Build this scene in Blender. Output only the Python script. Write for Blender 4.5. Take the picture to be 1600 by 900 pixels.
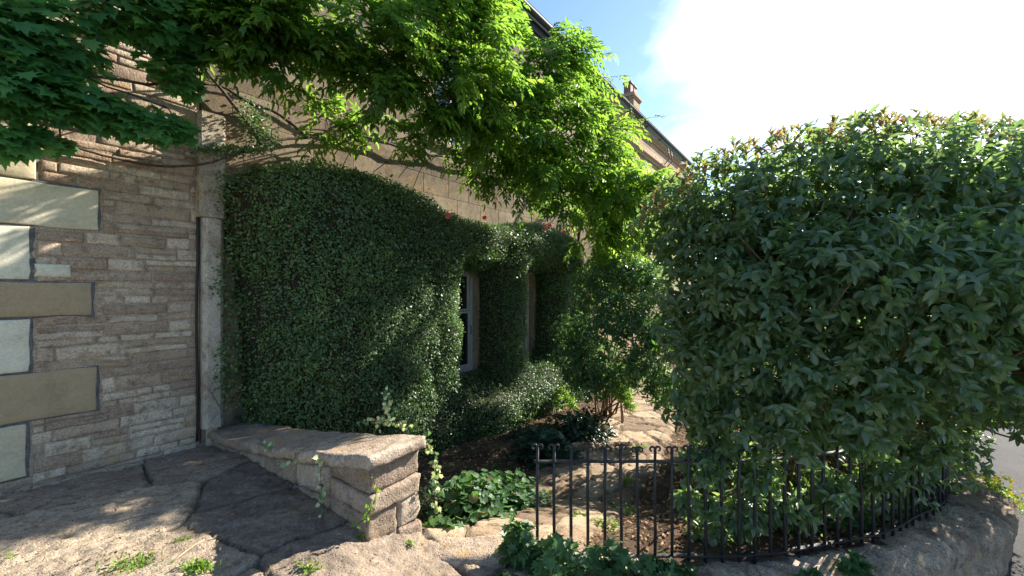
import bpy, math, random
import numpy as np
from mathutils import Vector
rad = math.radians
rng = np.random.default_rng(7)
random.seed(7)
for o_ in list(bpy.data.objects): bpy.data.objects.remove(o_)
S = bpy.context.scene
COL = S.collection

# ------------------------------------------------------------------ camera, sky, sun
EYE = 1.5
cam = bpy.data.cameras.new("camera"); camo = bpy.data.objects.new("camera", cam); COL.objects.link(camo)
camo.location = (0, 0, EYE); camo.rotation_euler = (rad(90), 0, 0)
cam.lens = 14.4; cam.sensor_width = 36; cam.clip_start = .05; cam.clip_end = 2000
S.camera = camo
SUN_AZ, SUN_EL = 54.0, 31.5
sdir = Vector((math.sin(rad(SUN_AZ))*math.cos(rad(SUN_EL)), math.cos(rad(SUN_AZ))*math.cos(rad(SUN_EL)), math.sin(rad(SUN_EL))))
world = bpy.data.worlds.new("World"); S.world = world; world.use_nodes = True
wn = world.node_tree; wn.nodes.clear()
def wnode(t, **k):
    n = wn.nodes.new(t)
    for a, b in k.items(): setattr(n, a, b)
    return n
wo = wnode('ShaderNodeOutputWorld'); bg = wnode('ShaderNodeBackground')
sky = wnode('ShaderNodeTexSky', sky_type='NISHITA', sun_disc=False)
sky.sun_elevation = rad(SUN_EL); sky.sun_rotation = rad(SUN_AZ); sky.air_density = 1.0; sky.dust_density = .25; sky.ozone_density = 3.5
tc = wnode('ShaderNodeTexCoord')
mp = wnode('ShaderNodeMapping'); mp.inputs['Scale'].default_value = (1.0, 1.0, 2.0)
cn = wnode('ShaderNodeTexNoise'); cn.inputs['Scale'].default_value = 2.6; cn.inputs['Detail'].default_value = 9; cn.inputs['Roughness'].default_value = .55
cn.inputs['Distortion'].default_value = .25
cd = wnode('ShaderNodeVectorMath', operation='DOT_PRODUCT'); cdir = Vector((.82, .62, .36)).normalized(); cd.inputs[1].default_value = cdir
nrm = wnode('ShaderNodeVectorMath', operation='NORMALIZE')
ma = wnode('ShaderNodeMath', operation='MULTIPLY_ADD'); ma.inputs[1].default_value = 2.6; ma.inputs[2].default_value = -2.12
ad = wnode('ShaderNodeMath', operation='ADD')
cr = wnode('ShaderNodeValToRGB'); cr.color_ramp.elements[0].position = .585; cr.color_ramp.elements[1].position = .88
mixc = wnode('ShaderNodeMix', data_type='RGBA'); mixc.inputs[7].default_value = (6.3, 6.9, 8.0, 1)
L = wn.links.new
L(tc.outputs['Generated'], nrm.inputs[0]); L(nrm.outputs[0], cd.inputs[0]); L(nrm.outputs[0], mp.inputs[0]); L(mp.outputs[0], cn.inputs['Vector'])
L(cd.outputs['Value'], ma.inputs[0]); L(ma.outputs[0], ad.inputs[0]); L(cn.outputs['Fac'], ad.inputs[1]); L(ad.outputs[0], cr.inputs[0])
L(cr.outputs['Color'], mixc.inputs[0]); L(sky.outputs[0], mixc.inputs[6]); L(mixc.outputs[2], bg.inputs[0])
bg.inputs[1].default_value = .095
L(bg.outputs[0], wo.inputs[0])
sl = bpy.data.lights.new("sun", 'SUN'); sl.energy = 5.0; sl.angle = rad(.55); sl.color = (1.0, .93, .82)
so = bpy.data.objects.new("sun", sl); COL.objects.link(so); so.rotation_euler = (-sdir).to_track_quat('-Z', 'Y').to_euler(); so.location = (20, 15, 20)
S.view_settings.view_transform = 'Standard'; S.view_settings.look = 'None'; S.view_settings.exposure = 1.6; S.view_settings.gamma = 1
S.view_settings.use_curve_mapping = False
S.render.engine = 'CYCLES'
S.cycles.max_bounces = 8; S.cycles.diffuse_bounces = 4; S.cycles.transmission_bounces = 4; S.cycles.transparent_max_bounces = 4

# ------------------------------------------------------------------ maths helpers
P0 = np.array([-3.8, 3.2]); FD = np.array([.6, .8]); FN = np.array([.8, -.6]); FA = math.atan2(.8, .6); FDIST = 4.96
def W(t, o, z):
    t, o, z = np.broadcast_arrays(np.asarray(t, float), np.asarray(o, float), np.asarray(z, float))
    return np.stack([P0[0]+FD[0]*t+FN[0]*o, P0[1]+FD[1]*t+FN[1]*o, z], -1)
def TO(X, Y):
    dx, dy = X-P0[0], Y-P0[1]
    return dx*FD[0]+dy*FD[1], dx*FN[0]+dy*FN[1]
def pf(px, py, o=0.0):      # world point on the plane standing o metres before the facade
    u = (px-800)/640; v = (450-py)/640; s = (FDIST-o)/(.6-.8*u)
    return np.array([u*s, s, EYE+v*s])
def pd(px, py, Y):
    return np.array([(px-800)/640*Y, Y, EYE+(450-py)/640*Y])
def unit(a): return a/np.maximum(np.linalg.norm(a, axis=-1, keepdims=True), 1e-9)
def ss(a, b, x):
    k = np.clip((x-a)/(b-a), 0, 1); return k*k*(3-2*k)
def hsh(i, j, k, seed):
    n = (i.astype(np.int64)*73856093) ^ (j.astype(np.int64)*19349663) ^ (k.astype(np.int64)*83492791) ^ (seed*2654435)
    n = (n ^ (n >> 13))*1274126177 & 0x7fffffff
    n = (n ^ (n >> 16)) & 0xffff
    return n/65535.0
def vnoise(p, seed=0):
    p = np.asarray(p, float); f = np.floor(p).astype(int); d = p-f; d = d*d*(3-2*d); r = 0
    for a in (0, 1):
        for b in (0, 1):
            for c in (0, 1):
                w = (d[..., 0] if a else 1-d[..., 0])*(d[..., 1] if b else 1-d[..., 1])*(d[..., 2] if c else 1-d[..., 2])
                r = r+w*hsh(f[..., 0]+a, f[..., 1]+b, f[..., 2]+c, seed)
    return r*2-1
def fbm(p, oct=4, seed=0):
    r = 0; a = .5; p = np.asarray(p, float)
    for i in range(oct): r = r+a*vnoise(p, seed+i*17); p = p*2.03+7.7; a *= .5
    return r
def v3(x, y, z=0.0):
    x, y, z = np.broadcast_arrays(np.asarray(x, float), np.asarray(y, float), np.asarray(z, float)); return np.stack([x, y, z], -1)

# ------------------------------------------------------------------ object helpers
def meta(o, label=None, cat=None, group=None, kind=None):
    if label: o['label'] = label
    if cat: o['category'] = cat
    if group: o['group'] = group
    if kind: o['kind'] = kind
    return o
def thing(name, label, cat, loc=(0, 0, 0), rz=0, group=None, kind=None):
    o = bpy.data.objects.new(name, None); COL.objects.link(o); o.empty_display_size = .2
    o.location = tuple(float(a) for a in loc); o.rotation_euler = (0, 0, rz)
    return meta(o, label, cat, group, kind)
class MB:
    """Collects polygons, with one random tint per piece, and links them as ONE mesh."""
    def __init__(s): s.v = []; s.f = []; s.r = []; s.n = 0
    def add(s, verts, faces, r=None):
        verts = np.asarray(verts, float).reshape(-1, 3)
        s.v.append(verts); s.f += [[i+s.n for i in q] for q in faces]; s.n += len(verts)
        if r is None: r = rng.random()
        s.r.append(np.broadcast_to(np.asarray(r, float), (len(verts),)).copy()); return s
    def box(s, x0, x1, y0, y1, z0, z1, r=None):
        v = [(x, y, z) for x in (x0, x1) for y in (y0, y1) for z in (z0, z1)]
        return s.add(v, [(0, 1, 3, 2), (4, 6, 7, 5), (0, 4, 5, 1), (2, 3, 7, 6), (0, 2, 6, 4), (1, 5, 7, 3)], r)
    def tube(s, pts, radii, n=6, r=None, wob=0):
        pts = np.asarray(pts, float); m = len(pts); radii = np.broadcast_to(np.asarray(radii, float), (m,))
        tg = unit(np.gradient(pts, axis=0)); up = np.array([0, 0, 1.]) if abs(tg[0][2]) < .9 else np.array([1., 0, 0])
        V = []
        a = np.arange(n)*2*math.pi/n; e1 = unit(np.cross(up, tg[0]))
        for i in range(m):
            e1 = unit(e1-tg[i]*np.dot(e1, tg[i])); e2 = np.cross(tg[i], e1)
            rr = radii[i]*(1+(rng.random(n)-.5)*wob)
            V.append(pts[i]+np.outer(np.cos(a)*rr, e1)+np.outer(np.sin(a)*rr, e2))
        F = [(i*n+j, i*n+(j+1) % n, (i+1)*n+(j+1) % n, (i+1)*n+j) for i in range(m-1) for j in range(n)]
        F += [tuple(range(n-1, -1, -1)), tuple((m-1)*n+j for j in range(n))]
        return s.add(np.concatenate(V), F, r)
    def build(s, name, mat, parent=None, smooth=False, **k):
        v = np.concatenate(s.v) if s.v else np.zeros((0, 3)); r = np.concatenate(s.r) if s.r else np.zeros(0)
        return rawmesh(name, v, s.f, r, mat, parent, smooth, **k)
def rawmesh(name, v, faces, r, mat, parent=None, smooth=False, r2=None):
    me = bpy.data.meshes.new(name); n = len(v)
    if isinstance(faces, np.ndarray):
        tot = np.full(len(faces), faces.shape[1]); flat = faces.ravel()
    else:
        tot = np.array([len(f) for f in faces]); flat = np.fromiter((i for f in faces for i in f), int)
    st = np.concatenate([[0], np.cumsum(tot)[:-1]]) if len(tot) else np.zeros(0, int)
    me.vertices.add(n); me.vertices.foreach_set('co', np.asarray(v, np.float32).ravel())
    me.loops.add(len(flat)); me.loops.foreach_set('vertex_index', flat.astype(np.int32))
    me.polygons.add(len(tot)); me.polygons.foreach_set('loop_start', st.astype(np.int32)); me.polygons.foreach_set('loop_total', tot.astype(np.int32))
    me.polygons.foreach_set('use_smooth', np.full(len(tot), smooth, bool))
    me.update(calc_edges=True); me.validate()
    a = me.attributes.new('rnd', 'FLOAT', 'POINT'); a.data.foreach_set('value', np.broadcast_to(np.asarray(r, np.float32), (n,)).astype(np.float32))
    if r2 is not None:
        a = me.attributes.new('rib', 'FLOAT', 'POINT'); a.data.foreach_set('value', np.asarray(r2, np.float32))
    me.materials.append(mat)
    o = bpy.data.objects.new(name, me); COL.objects.link(o)
    if parent is not None: o.parent = parent
    return o

# leaf templates: (across, along, lift) with axis along +along, unit length, unit half width
def T(v, f): return np.array(v, float), f
T_SMALL = T([(0, 0, 0), (.5, .45, .10), (0, 1, 0), (-.5, .45, .10)], [(0, 1, 2), (0, 2, 3)])
T_OVATE = T([(0, 0, 0), (0, .35, -.02), (0, .7, -.03), (0, 1.0, -.14), (.42, .22, .07), (.5, .5, .09), (.3, .8, .0), (-.42, .22, .07), (-.5, .5, .09), (-.3, .8, .0)],
            [(0, 4, 5, 1), (1, 5, 6, 2), (2, 6, 3), (0, 1, 8, 7), (1, 2, 9, 8), (2, 3, 9)])
T_LANCE = T([(0, 0, 0), (.5, .4, .12), (.32, .75, .02), (0, 1, -.16), (-.32, .75, .02), (-.5, .4, .12), (0, .5, -.02)],
            [(0, 1, 6), (1, 2, 6), (2, 3, 6), (3, 4, 6), (4, 5, 6), (5, 0, 6)])
def lobed():
    out = [(0, 0), (.25, .02), (.55, -.1), (.5, .15), (.95, .3), (.5, .42), (.62, .72), (.3, .62), (.12, .85), (0, 1.05)]
    o = out+[(-x, y) for x, y in out[-2:0:-1]]
    v = [(0, .28, -.03)]+[(x*.62, y, .08*abs(x)-.12*max(0, y-.5)) for x, y in o]
    return T(v, [(0, 1+i, 1+(i+1) % len(o)) for i in range(len(o))])
T_LOBED = lobed()
def roundleaf():
    v = [(0, .45, -.12)]; n = 14
    for i in range(n):
        a = -math.pi/2+2*math.pi*i/n; rr = .5*(1+.10*math.cos(7*a+1)) if i else .12
        v.append((rr*math.cos(a), .45+rr*math.sin(a), .03*math.cos(5*a)))
    return T(v, [(0, 1+i, 1+(i+1) % n) for i in range(n)])
T_ROUND = roundleaf()
def leaves(P, A, N, ln, wd, tmpl):
    """Batch of leaves -> verts, faces, per-vertex leaf tint"""
    tv, tf = tmpl; n = len(P); A = unit(A); Sd = unit(np.cross(A, N)); Nn = np.cross(Sd, A)
    ln = np.broadcast_to(ln, (n,))[:, None, None]; wd = np.broadcast_to(wd, (n,))[:, None, None]
    V = P[:, None, :]+A[:, None, :]*tv[None, :, 1:2]*ln+Sd[:, None, :]*tv[None, :, 0:1]*wd+Nn[:, None, :]*tv[None, :, 2:3]*ln
    k = len(tv); base = (np.arange(n)*k)[:, None]
    return V.reshape(-1, 3), base, k, tf
class Leaves:
    def __init__(s): s.v = []; s.fl = []; s.ft = []; s.r = []; s.rib = []; s.n = 0
    def add(s, P, A, N, ln, wd, tmpl, tint=None):
        if len(P) == 0: return
        V, base, k, tf = leaves(P, A, N, ln, wd, tmpl); n = len(P)
        t = rng.random(n) if tint is None else np.broadcast_to(tint, (n,))
        s.v.append(V); s.r.append(np.repeat(t, k)); s.rib.append(np.tile(np.abs(tmpl[0][:, 0])*2, n))
        per = [len(f) for f in tf]; fl = np.concatenate([np.array(f) for f in tf])
        s.fl.append(((base+s.n)+fl[None, :]).ravel()); s.ft.append(np.tile(per, n)); s.n += n*k
    def build(s, name, mat, parent=None):
        v = np.concatenate(s.v); me = bpy.data.meshes.new(name)
        flat = np.concatenate(s.fl); tot = np.concatenate(s.ft); st = np.concatenate([[0], np.cumsum(tot)[:-1]])
        me.vertices.add(len(v)); me.vertices.foreach_set('co', v.astype(np.float32).ravel())
        me.loops.add(len(flat)); me.loops.foreach_set('vertex_index', flat.astype(np.int32))
        me.polygons.add(len(tot)); me.polygons.foreach_set('loop_start', st.astype(np.int32)); me.polygons.foreach_set('loop_total', tot.astype(np.int32))
        me.polygons.foreach_set('use_smooth', np.ones(len(tot), bool)); me.update(calc_edges=True)
        for nm, arr in (('rnd', s.r), ('rib', s.rib)):
            a = me.attributes.new(nm, 'FLOAT', 'POINT'); a.data.foreach_set('value', np.concatenate(arr).astype(np.float32))
        me.materials.append(mat); o = bpy.data.objects.new(name, me); COL.objects.link(o)
        if parent is not None: o.parent = parent
        return o
def rdir(n): return unit(rng.normal(size=(n, 3)))
def rel(pts, loc): return np.asarray(pts)-np.asarray(loc)

# ------------------------------------------------------------------ materials
class NT:
    def __init__(s, name):
        s.m = bpy.data.materials.new(name); s.m.use_nodes = True; s.t = s.m.node_tree; s.t.nodes.clear()
        s.out = s.t.nodes.new('ShaderNodeOutputMaterial'); s.b = s.t.nodes.new('ShaderNodeBsdfPrincipled'); s.L(s.b.outputs[0], s.out.inputs[0])
        s.tc = s.t.nodes.new('ShaderNodeTexCoord').outputs['Object']
    def L(s, a, b): s.t.links.new(a, b)
    def N(s, typ, **k):
        n = s.t.nodes.new(typ)
        for a, b in k.items(): setattr(n, a, b)
        return n
    def noise(s, scale, detail=5, rough=.6, vec=None, dist=0, sc=None):
        n = s.N('ShaderNodeTexNoise'); n.inputs['Scale'].default_value = scale; n.inputs['Detail'].default_value = detail
        n.inputs['Roughness'].default_value = rough; n.inputs['Distortion'].default_value = dist
        v = vec or s.tc
        if sc:
            m = s.N('ShaderNodeMapping'); m.inputs['Scale'].default_value = sc; s.L(v, m.inputs[0]); v = m.outputs[0]
        s.L(v, n.inputs['Vector']); return n.outputs['Fac']
    def attr(s, name): n = s.N('ShaderNodeAttribute'); n.attribute_name = name; return n.outputs['Fac']
    def ramp(s, fac, stops):
        n = s.N('ShaderNodeValToRGB'); e = n.color_ramp.elements
        while len(e) < len(stops): e.new(.5)
        for i, (p, c) in enumerate(stops):
            e[i].position = p; e[i].color = (*c, 1) if isinstance(c, tuple) else (c, c, c, 1)
        s.L(fac, n.inputs[0]); return n.outputs['Color']
    def mix(s, f, a, b, typ='MIX'):
        n = s.N('ShaderNodeMix', data_type='RGBA', blend_type=typ)
        for i, x in ((0, f), (6, a), (7, b)):
            if isinstance(x, (int, float)): n.inputs[i].default_value = x if i == 0 else (x, x, x, 1)
            elif isinstance(x, tuple): n.inputs[i].default_value = (*x, 1)
            else: s.L(x, n.inputs[i])
        return n.outputs[2]
    def math(s, op, a, b=0.0, c=None):
        n = s.N('ShaderNodeMath', operation=op)
        for i, x in enumerate((a, b, c)):
            if x is None: continue
            if isinstance(x, (int, float)): n.inputs[i].default_value = x
            else: s.L(x, n.inputs[i])
        return n.outputs[0]
    def vor(s, scale, feature='F1', rnd=1):
        n = s.N('ShaderNodeTexVoronoi', feature=feature); n.inputs['Scale'].default_value = scale; s.L(s.tc, n.inputs['Vector']); return n.outputs['Distance']
    def bump(s, h, strength=.5, dist=.01, prev=None):
        n = s.N('ShaderNodeBump'); n.inputs['Strength'].default_value = strength; n.inputs['Distance'].default_value = dist
        s.L(h, n.inputs['Height'])
        if prev: s.L(prev, n.inputs['Normal'])
        return n.outputs[0]
    def done(s, col, rough=.9, nrm=None, spec=.3):
        if isinstance(col, tuple): s.b.inputs['Base Color'].default_value = (*col, 1)
        else: s.L(col, s.b.inputs['Base Color'])
        if isinstance(rough, (int, float)): s.b.inputs['Roughness'].default_value = rough
        else: s.L(rough, s.b.inputs['Roughness'])
        s.b.inputs['Specular IOR Level'].default_value = spec
        if nrm: s.L(nrm, s.b.inputs['Normal'])
        return s.m
def stone_mat(name, c0, c1, c2, lichen=.35, ochre=.3, bump=.6, dirt=.5, pits=60, tint=.5, big=2.2, grain=1.0):
    m = NT(name)
    n1 = m.noise(big, 6, .65, dist=.3); n2 = m.noise(14, 6, .7); n3 = m.noise(75, 4, .7)
    rn = m.attr('rnd')
    f = m.math('ADD', m.math('MULTIPLY', n1, 1-tint), m.math('MULTIPLY', rn, tint))
    col = m.ramp(f, [(.30, c0), (.5, c1), (.70, c2)])
    col = m.mix(m.math('MULTIPLY', m.ramp(n2, [(.50, 0.0), (.64, 1.0)]), .6*grain), col, tuple(x*.5 for x in c0))
    col = m.mix(.6*grain, col, m.ramp(n3, [(.36, .5), (.62, 1.45)]), 'MULTIPLY')
    if dirt: col = m.mix(m.math('MULTIPLY', m.ramp(m.noise(1.1, 5, .7, dist=.6), [(.5, 0.0), (.72, 1.0)]), dirt), col, (.055, .045, .04))
    if ochre: col = m.mix(m.math('MULTIPLY', m.ramp(m.noise(3.1, 5, .75, dist=.8), [(.555, 0.0), (.66, 1.0)]), ochre), col, (.42, .25, .07))
    if lichen: col = m.mix(m.math('MULTIPLY', m.ramp(m.noise(9, 7, .8, dist=.5), [(.60, 0.0), (.66, 1.0)]), lichen), col, (.50, .49, .45))
    col = m.mix(m.math('MULTIPLY', m.attr('rib'), .65), col, (.06, .045, .032))
    h = m.math('ADD', m.math('MULTIPLY', n2, .6), m.math('MULTIPLY', n3, .35))
    h = m.math('ADD', h, m.math('MULTIPLY', m.ramp(m.vor(pits), [(0.05, 0.0), (.3, 1.0)]), .25))
    return m.done(col, .92, m.bump(h, bump, .02), .2)
def leaf_mat(name, stops, trans, tf=.42, rough=.42, spec=.45, vein=0.0):
    m = NT(name); rn = m.attr('rnd')
    n = m.noise(1.7, 3, .5)
    f = m.math('ADD', m.math('MULTIPLY', rn, .75), m.math('MULTIPLY', n, .3))
    col = m.ramp(f, stops)
    if vein: col = m.mix(m.math('MULTIPLY', m.ramp(m.attr('rib'), [(0.0, 1.0), (.22, 0.0)]), vein), col, (.16, .22, .08))
    m.done(col, rough, None, spec)
    tr = m.N('ShaderNodeBsdfTranslucent'); m.L(m.mix(.75, trans, m.mix(1.0, col, (3.2, 3.2, 2.2), 'MULTIPLY')), tr.inputs[0])
    mx = m.N('ShaderNodeMixShader'); mx.inputs[0].default_value = tf
    m.L(m.b.outputs[0], mx.inputs[1]); m.L(tr.outputs[0], mx.inputs[2]); m.L(mx.outputs[0], m.out.inputs[0])
    return m.m
M = {}
M['rubble'] = stone_mat('rubble stone', (.31, .22, .155), (.44, .335, .235), (.56, .46, .34), lichen=.45, ochre=.3, bump=.9, dirt=.25, tint=.42)
M['mortar'] = stone_mat('mortar', (.30, .22, .155), (.36, .275, .195), (.42, .33, .235), lichen=.1, ochre=.1, bump=.8, dirt=.3, tint=0)
M['cement'] = stone_mat('grey cement pointing', (.10, .10, .10), (.13, .13, .13), (.17, .165, .155), lichen=0, ochre=0, bump=.5, dirt=.2, tint=0)
M['quoin'] = stone_mat('dressed quoin stone', (.36, .275, .165), (.50, .43, .28), (.62, .58, .44), lichen=.06, ochre=.3, grain=.35, bump=.2, dirt=.35, pits=25, tint=.75)
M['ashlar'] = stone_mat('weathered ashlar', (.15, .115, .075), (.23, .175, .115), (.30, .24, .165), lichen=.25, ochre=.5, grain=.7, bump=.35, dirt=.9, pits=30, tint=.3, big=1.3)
M['quoin2'] = stone_mat('pale worn pilaster stone', (.27, .20, .13), (.40, .33, .25), (.50, .46, .38), lichen=.45, ochre=.4, bump=.5, dirt=.4, pits=30, tint=.25, big=2.4)
M['farstone'] = stone_mat('far ashlar', (.34, .22, .13), (.44, .30, .19), (.50, .37, .25), lichen=.1, ochre=.25, bump=.3, dirt=.15, tint=.4)
M['paving'] = stone_mat('worn paving', (.18, .14, .108), (.30, .235, .17), (.44, .355, .25), lichen=.4, ochre=.15, bump=1.0, dirt=.35, pits=45, tint=.45, big=3)
M['wallstone'] = stone_mat('weathered wall stone', (.24, .175, .13), (.36, .275, .20), (.46, .37, .28), lichen=.45, ochre=.75, bump=1.0, dirt=.45, pits=38, tint=.4, big=3.5)
M['kerbstone'] = stone_mat('weathered kerb stone', (.19, .14, .10), (.36, .275, .20), (.54, .44, .33), lichen=.7, ochre=.4, bump=1.6, dirt=.5, pits=30, tint=.3, big=4.5)
M['path'] = stone_mat('garden path stone', (.20, .14, .092), (.30, .215, .14), (.40, .30, .20), lichen=.2, ochre=.2, bump=.8, dirt=.35, tint=.5)
def moss_mat():
    m = NT('garden soil'); n = m.noise(2.3, 6, .65, dist=.4); n2 = m.noise(40, 5, .75)
    col = m.ramp(n, [(.3, (.055, .036, .026)), (.5, (.11, .072, .05)), (.7, (.17, .115, .075))])
    col = m.mix(m.ramp(m.noise(3.7, 5, .7), [(.56, 0.0), (.66, .8)]), col, (.055, .085, .02))
    col = m.mix(.7, col, m.ramp(n2, [(.3, .4), (.7, 1.6)]), 'MULTIPLY')
    return m.done(col, .97, m.bump(n2, 1, .03), .1)
M['soil'] = moss_mat()
def asphalt_mat():
    m = NT('street asphalt'); n = m.noise(3, 5, .6); n2 = m.noise(180, 3, .7)
    col = m.ramp(n, [(.3, (.032, .031, .031)), (.7, (.055, .052, .05))]); col = m.mix(.6, col, m.ramp(n2, [(.3, .5), (.7, 1.7)]), 'MULTIPLY')
    return m.done(col, .9, m.bump(n2, .6, .008), .3)
M['asphalt'] = asphalt_mat()
def ground_mat():
    m = NT('far grass'); n = m.noise(.6, 6, .7); n2 = m.noise(9, 5, .7)
    col = m.ramp(n, [(.3, (.05, .085, .02)), (.6, (.09, .12, .035)), (.8, (.14, .13, .05))]); col = m.mix(.5, col, m.ramp(n2, [(.3, .5), (.7, 1.5)]), 'MULTIPLY')
    return m.done(col, .95, m.bump(n2, .8, .05), .1)
M['grassland'] = ground_mat()
def iron_mat():
    m = NT('black iron'); n = m.noise(30, 5, .7)
    col = m.ramp(n, [(.45, (.012, .012, .014)), (.62, (.022, .02, .02)), (.75, (.07, .035, .02))])
    return m.done(col, m.ramp(n, [(.4, .38), (.7, .75)]), m.bump(n, .4, .003), .5)
M['iron'] = iron_mat()
def paint_mat(name, c, r=.5):
    m = NT(name); n = m.noise(12, 6, .7, sc=(1, 1, .3))
    return m.done(m.ramp(n, [(.3, tuple(x*.72 for x in c)), (.6, c)]), r, m.bump(n, .25, .003), .4)
M['whitepaint'] = paint_mat('old white paint', (.44, .44, .43)); M['lead'] = paint_mat('dark gutter', (.06, .06, .068)); M['slate'] = paint_mat('roof slate', (.13, .12, .125), .7)
M['cable'] = paint_mat('cable', (.012, .011, .012)); M['terracotta'] = paint_mat('clay pot', (.20, .115, .09), .8)
def glass_mat():
    m = NT('window glass'); n = m.noise(3, 2, .5)
    return m.done(m.ramp(n, [(.3, (.008, .01, .012)), (.7, (.02, .024, .028))]), .06, m.bump(n, .12, .02), .8)
M['glass'] = glass_mat()
def bark(name, a, b):
    m = NT(name); n = m.noise(22, 6, .7, sc=(1, 1, .35))
    return m.done(m.ramp(n, [(.3, a), (.7, b)]), .9, m.bump(n, .9, .012), .2)
M['vinebark'] = bark('vine bark', (.035, .026, .02), (.13, .10, .08)); M['twig'] = bark('shrub stem', (.06, .035, .02), (.19, .115, .065)); M['drytwig'] = bark('dry twig', (.30, .23, .14), (.45, .36, .25))
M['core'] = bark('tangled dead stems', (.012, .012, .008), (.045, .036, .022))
M['ivy'] = leaf_mat('box leaved ivy', [(0.1, (.026, .060, .022)), (.5, (.060, .115, .038)), (.85, (.10, .175, .048)), (1.0, (.17, .24, .07))], (.16, .34, .05), .25, .46, .55)
M['wisteria'] = leaf_mat('wisteria leaves', [(.05, (.022, .070, .020)), (.45, (.05, .12, .026)), (.8, (.11, .185, .032)), (1.0, (.22, .26, .04))], (.50, .70, .03), .54, .42, .4)
M['vine'] = leaf_mat('lobed vine leaves', [(.05, (.03, .10, .035)), (.5, (.055, .165, .055)), (1.0, (.10, .23, .06))], (.18, .52, .06), .38, .45, .4)
M['shrub'] = leaf_mat('broad shrub leaves', [(.0, (.042, .082, .038)), (.5, (.070, .125, .055)), (.80, (.105, .155, .065)), (.93, (.17, .16, .06)), (1.0, (.22, .14, .07))], (.40, .56, .08), .44, .34, .8, .4)
M['young'] = leaf_mat('young reddish leaves', [(.0, (.07, .12, .045)), (.5, (.12, .15, .05)), (.8, (.20, .14, .07)), (1.0, (.28, .11, .08))], (.40, .38, .10), .35, .4, .5)
M['bush'] = leaf_mat('bush leaves', [(.0, (.03, .075, .028)), (.6, (.055, .125, .035)), (1.0, (.12, .19, .04))], (.24, .52, .04), .4, .45, .4)
M['bush2'] = leaf_mat('dull bush leaves', [(.0, (.035, .085, .035)), (.6, (.07, .135, .05)), (1.0, (.13, .20, .06))], (.24, .46, .05), .34, .42, .5)
M['herb'] = leaf_mat('herb leaves', [(.0, (.03, .08, .035)), (.5, (.05, .12, .045)), (.82, (.08, .16, .05)), (.93, (.20, .10, .06)), (1.0, (.24, .09, .06))], (.16, .38, .06), .28, .5, .35, .4)
M['herbg'] = leaf_mat('green herb leaves', [(.0, (.035, .085, .032)), (.6, (.06, .13, .045)), (1.0, (.11, .19, .06))], (.22, .48, .05), .32, .45, .4, .45)
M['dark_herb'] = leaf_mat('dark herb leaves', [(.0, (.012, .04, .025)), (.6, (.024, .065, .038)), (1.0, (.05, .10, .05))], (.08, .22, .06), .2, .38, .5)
M['grass'] = leaf_mat('grass blades', [(.0, (.08, .15, .025)), (.6, (.13, .23, .035)), (1.0, (.25, .28, .07))], (.28, .48, .05), .35, .5, .3)
M['variegated'] = leaf_mat('variegated ivy', [(.0, (.05, .13, .05)), (.45, (.10, .20, .08)), (.6, (.38, .42, .22)), (1.0, (.62, .62, .38))], (.35, .45, .15), .25, .45, .4, .0)
M['flower'] = leaf_mat('yellow petals', [(.0, (.75, .50, .02)), (1.0, (.85, .68, .05))], (.8, .55, .02), .3, .6, .2)
M['pink'] = leaf_mat('pink petals', [(.0, (.55, .03, .08)), (1.0, (.70, .12, .16))], (.7, .05, .1), .3, .6, .2)
M['rust'] = leaf_mat('rust leaves', [(.0, (.30, .09, .03)), (.6, (.48, .19, .05)), (1.0, (.55, .34, .10))], (.6, .2, .03), .35, .6, .2)
M['litter'] = leaf_mat('fallen leaves', [(.0, (.10, .055, .03)), (.5, (.24, .14, .075)), (.85, (.36, .26, .15)), (1.0, (.45, .40, .30))], (.3, .15, .05), .1, .8, .15)

# ------------------------------------------------------------------ setting: ground sheets
def zp(X, Y=None): return -.28*ss(-1.1, -.3, X)-.55*ss(.45, 2.3, X)
def zs(X, Y):
    t, o = TO(X, Y)
    return -.36-.34*ss(2.8, 4.3, Y)-.13*ss(1.6, .7, o)+.05*fbm(v3(X*1.3, Y*1.3), 3, 5)
RAIL = [(.17, 2.80), (.9, 2.80), (1.7, 2.82), (2.4, 2.97), (2.85, 3.10), (3.25, 3.30), (3.7, 3.52), (4.08, 3.85), (4.38, 4.3), (4.6, 5.0), (4.75, 6.0), (4.85, 7.5)]
def resample(pts, step):
    pts = np.asarray(pts, float)
    out = []
    for i in range(len(pts)-1):             # Catmull-Rom
        p0 = pts[max(i-1, 0)]; p1 = pts[i]; p2 = pts[i+1]; p3 = pts[min(i+2, len(pts)-1)]
        for k in np.linspace(0, 1, 24, endpoint=False):
            out.append(.5*((2*p1)+(-p0+p2)*k+(2*p0-5*p1+4*p2-p3)*k*k+(-p0+3*p1-3*p2+p3)*k**3))
    out.append(pts[-1]); out = np.array(out); d = np.concatenate([[0], np.cumsum(np.linalg.norm(np.diff(out, axis=0), axis=1))])
    n = max(2, int(round(d[-1]/step))+1); q = np.linspace(0, d[-1], n)
    return np.stack([np.interp(q, d, out[:, i]) for i in range(out.shape[1])], -1)
railc = resample(RAIL, .115)
def inpoly(x, y, poly):
    x = np.asarray(x); c = np.zeros(x.shape, bool); n = len(poly)
    for i in range(n):
        x1, y1 = poly[i]; x2, y2 = poly[(i+1) % n]
        hit = ((y1 > y) != (y2 > y)) & (x < (x2-x1)*(y-y1)/((y2-y1) if y2 != y1 else 1e-9)+x1)
        c ^= hit
    return c
_gp = [tuple(W(1.55, -.05, 0)[:2]), tuple(W(1.55, 2.62, 0)[:2]), (-.62, 2.86), (.14, 2.84)]+[(a, b) for a, b in railc]+[(5.0, 12.0), (8, 20), tuple(W(22, -.05, 0)[:2])]
GARDEN = _gp
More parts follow.
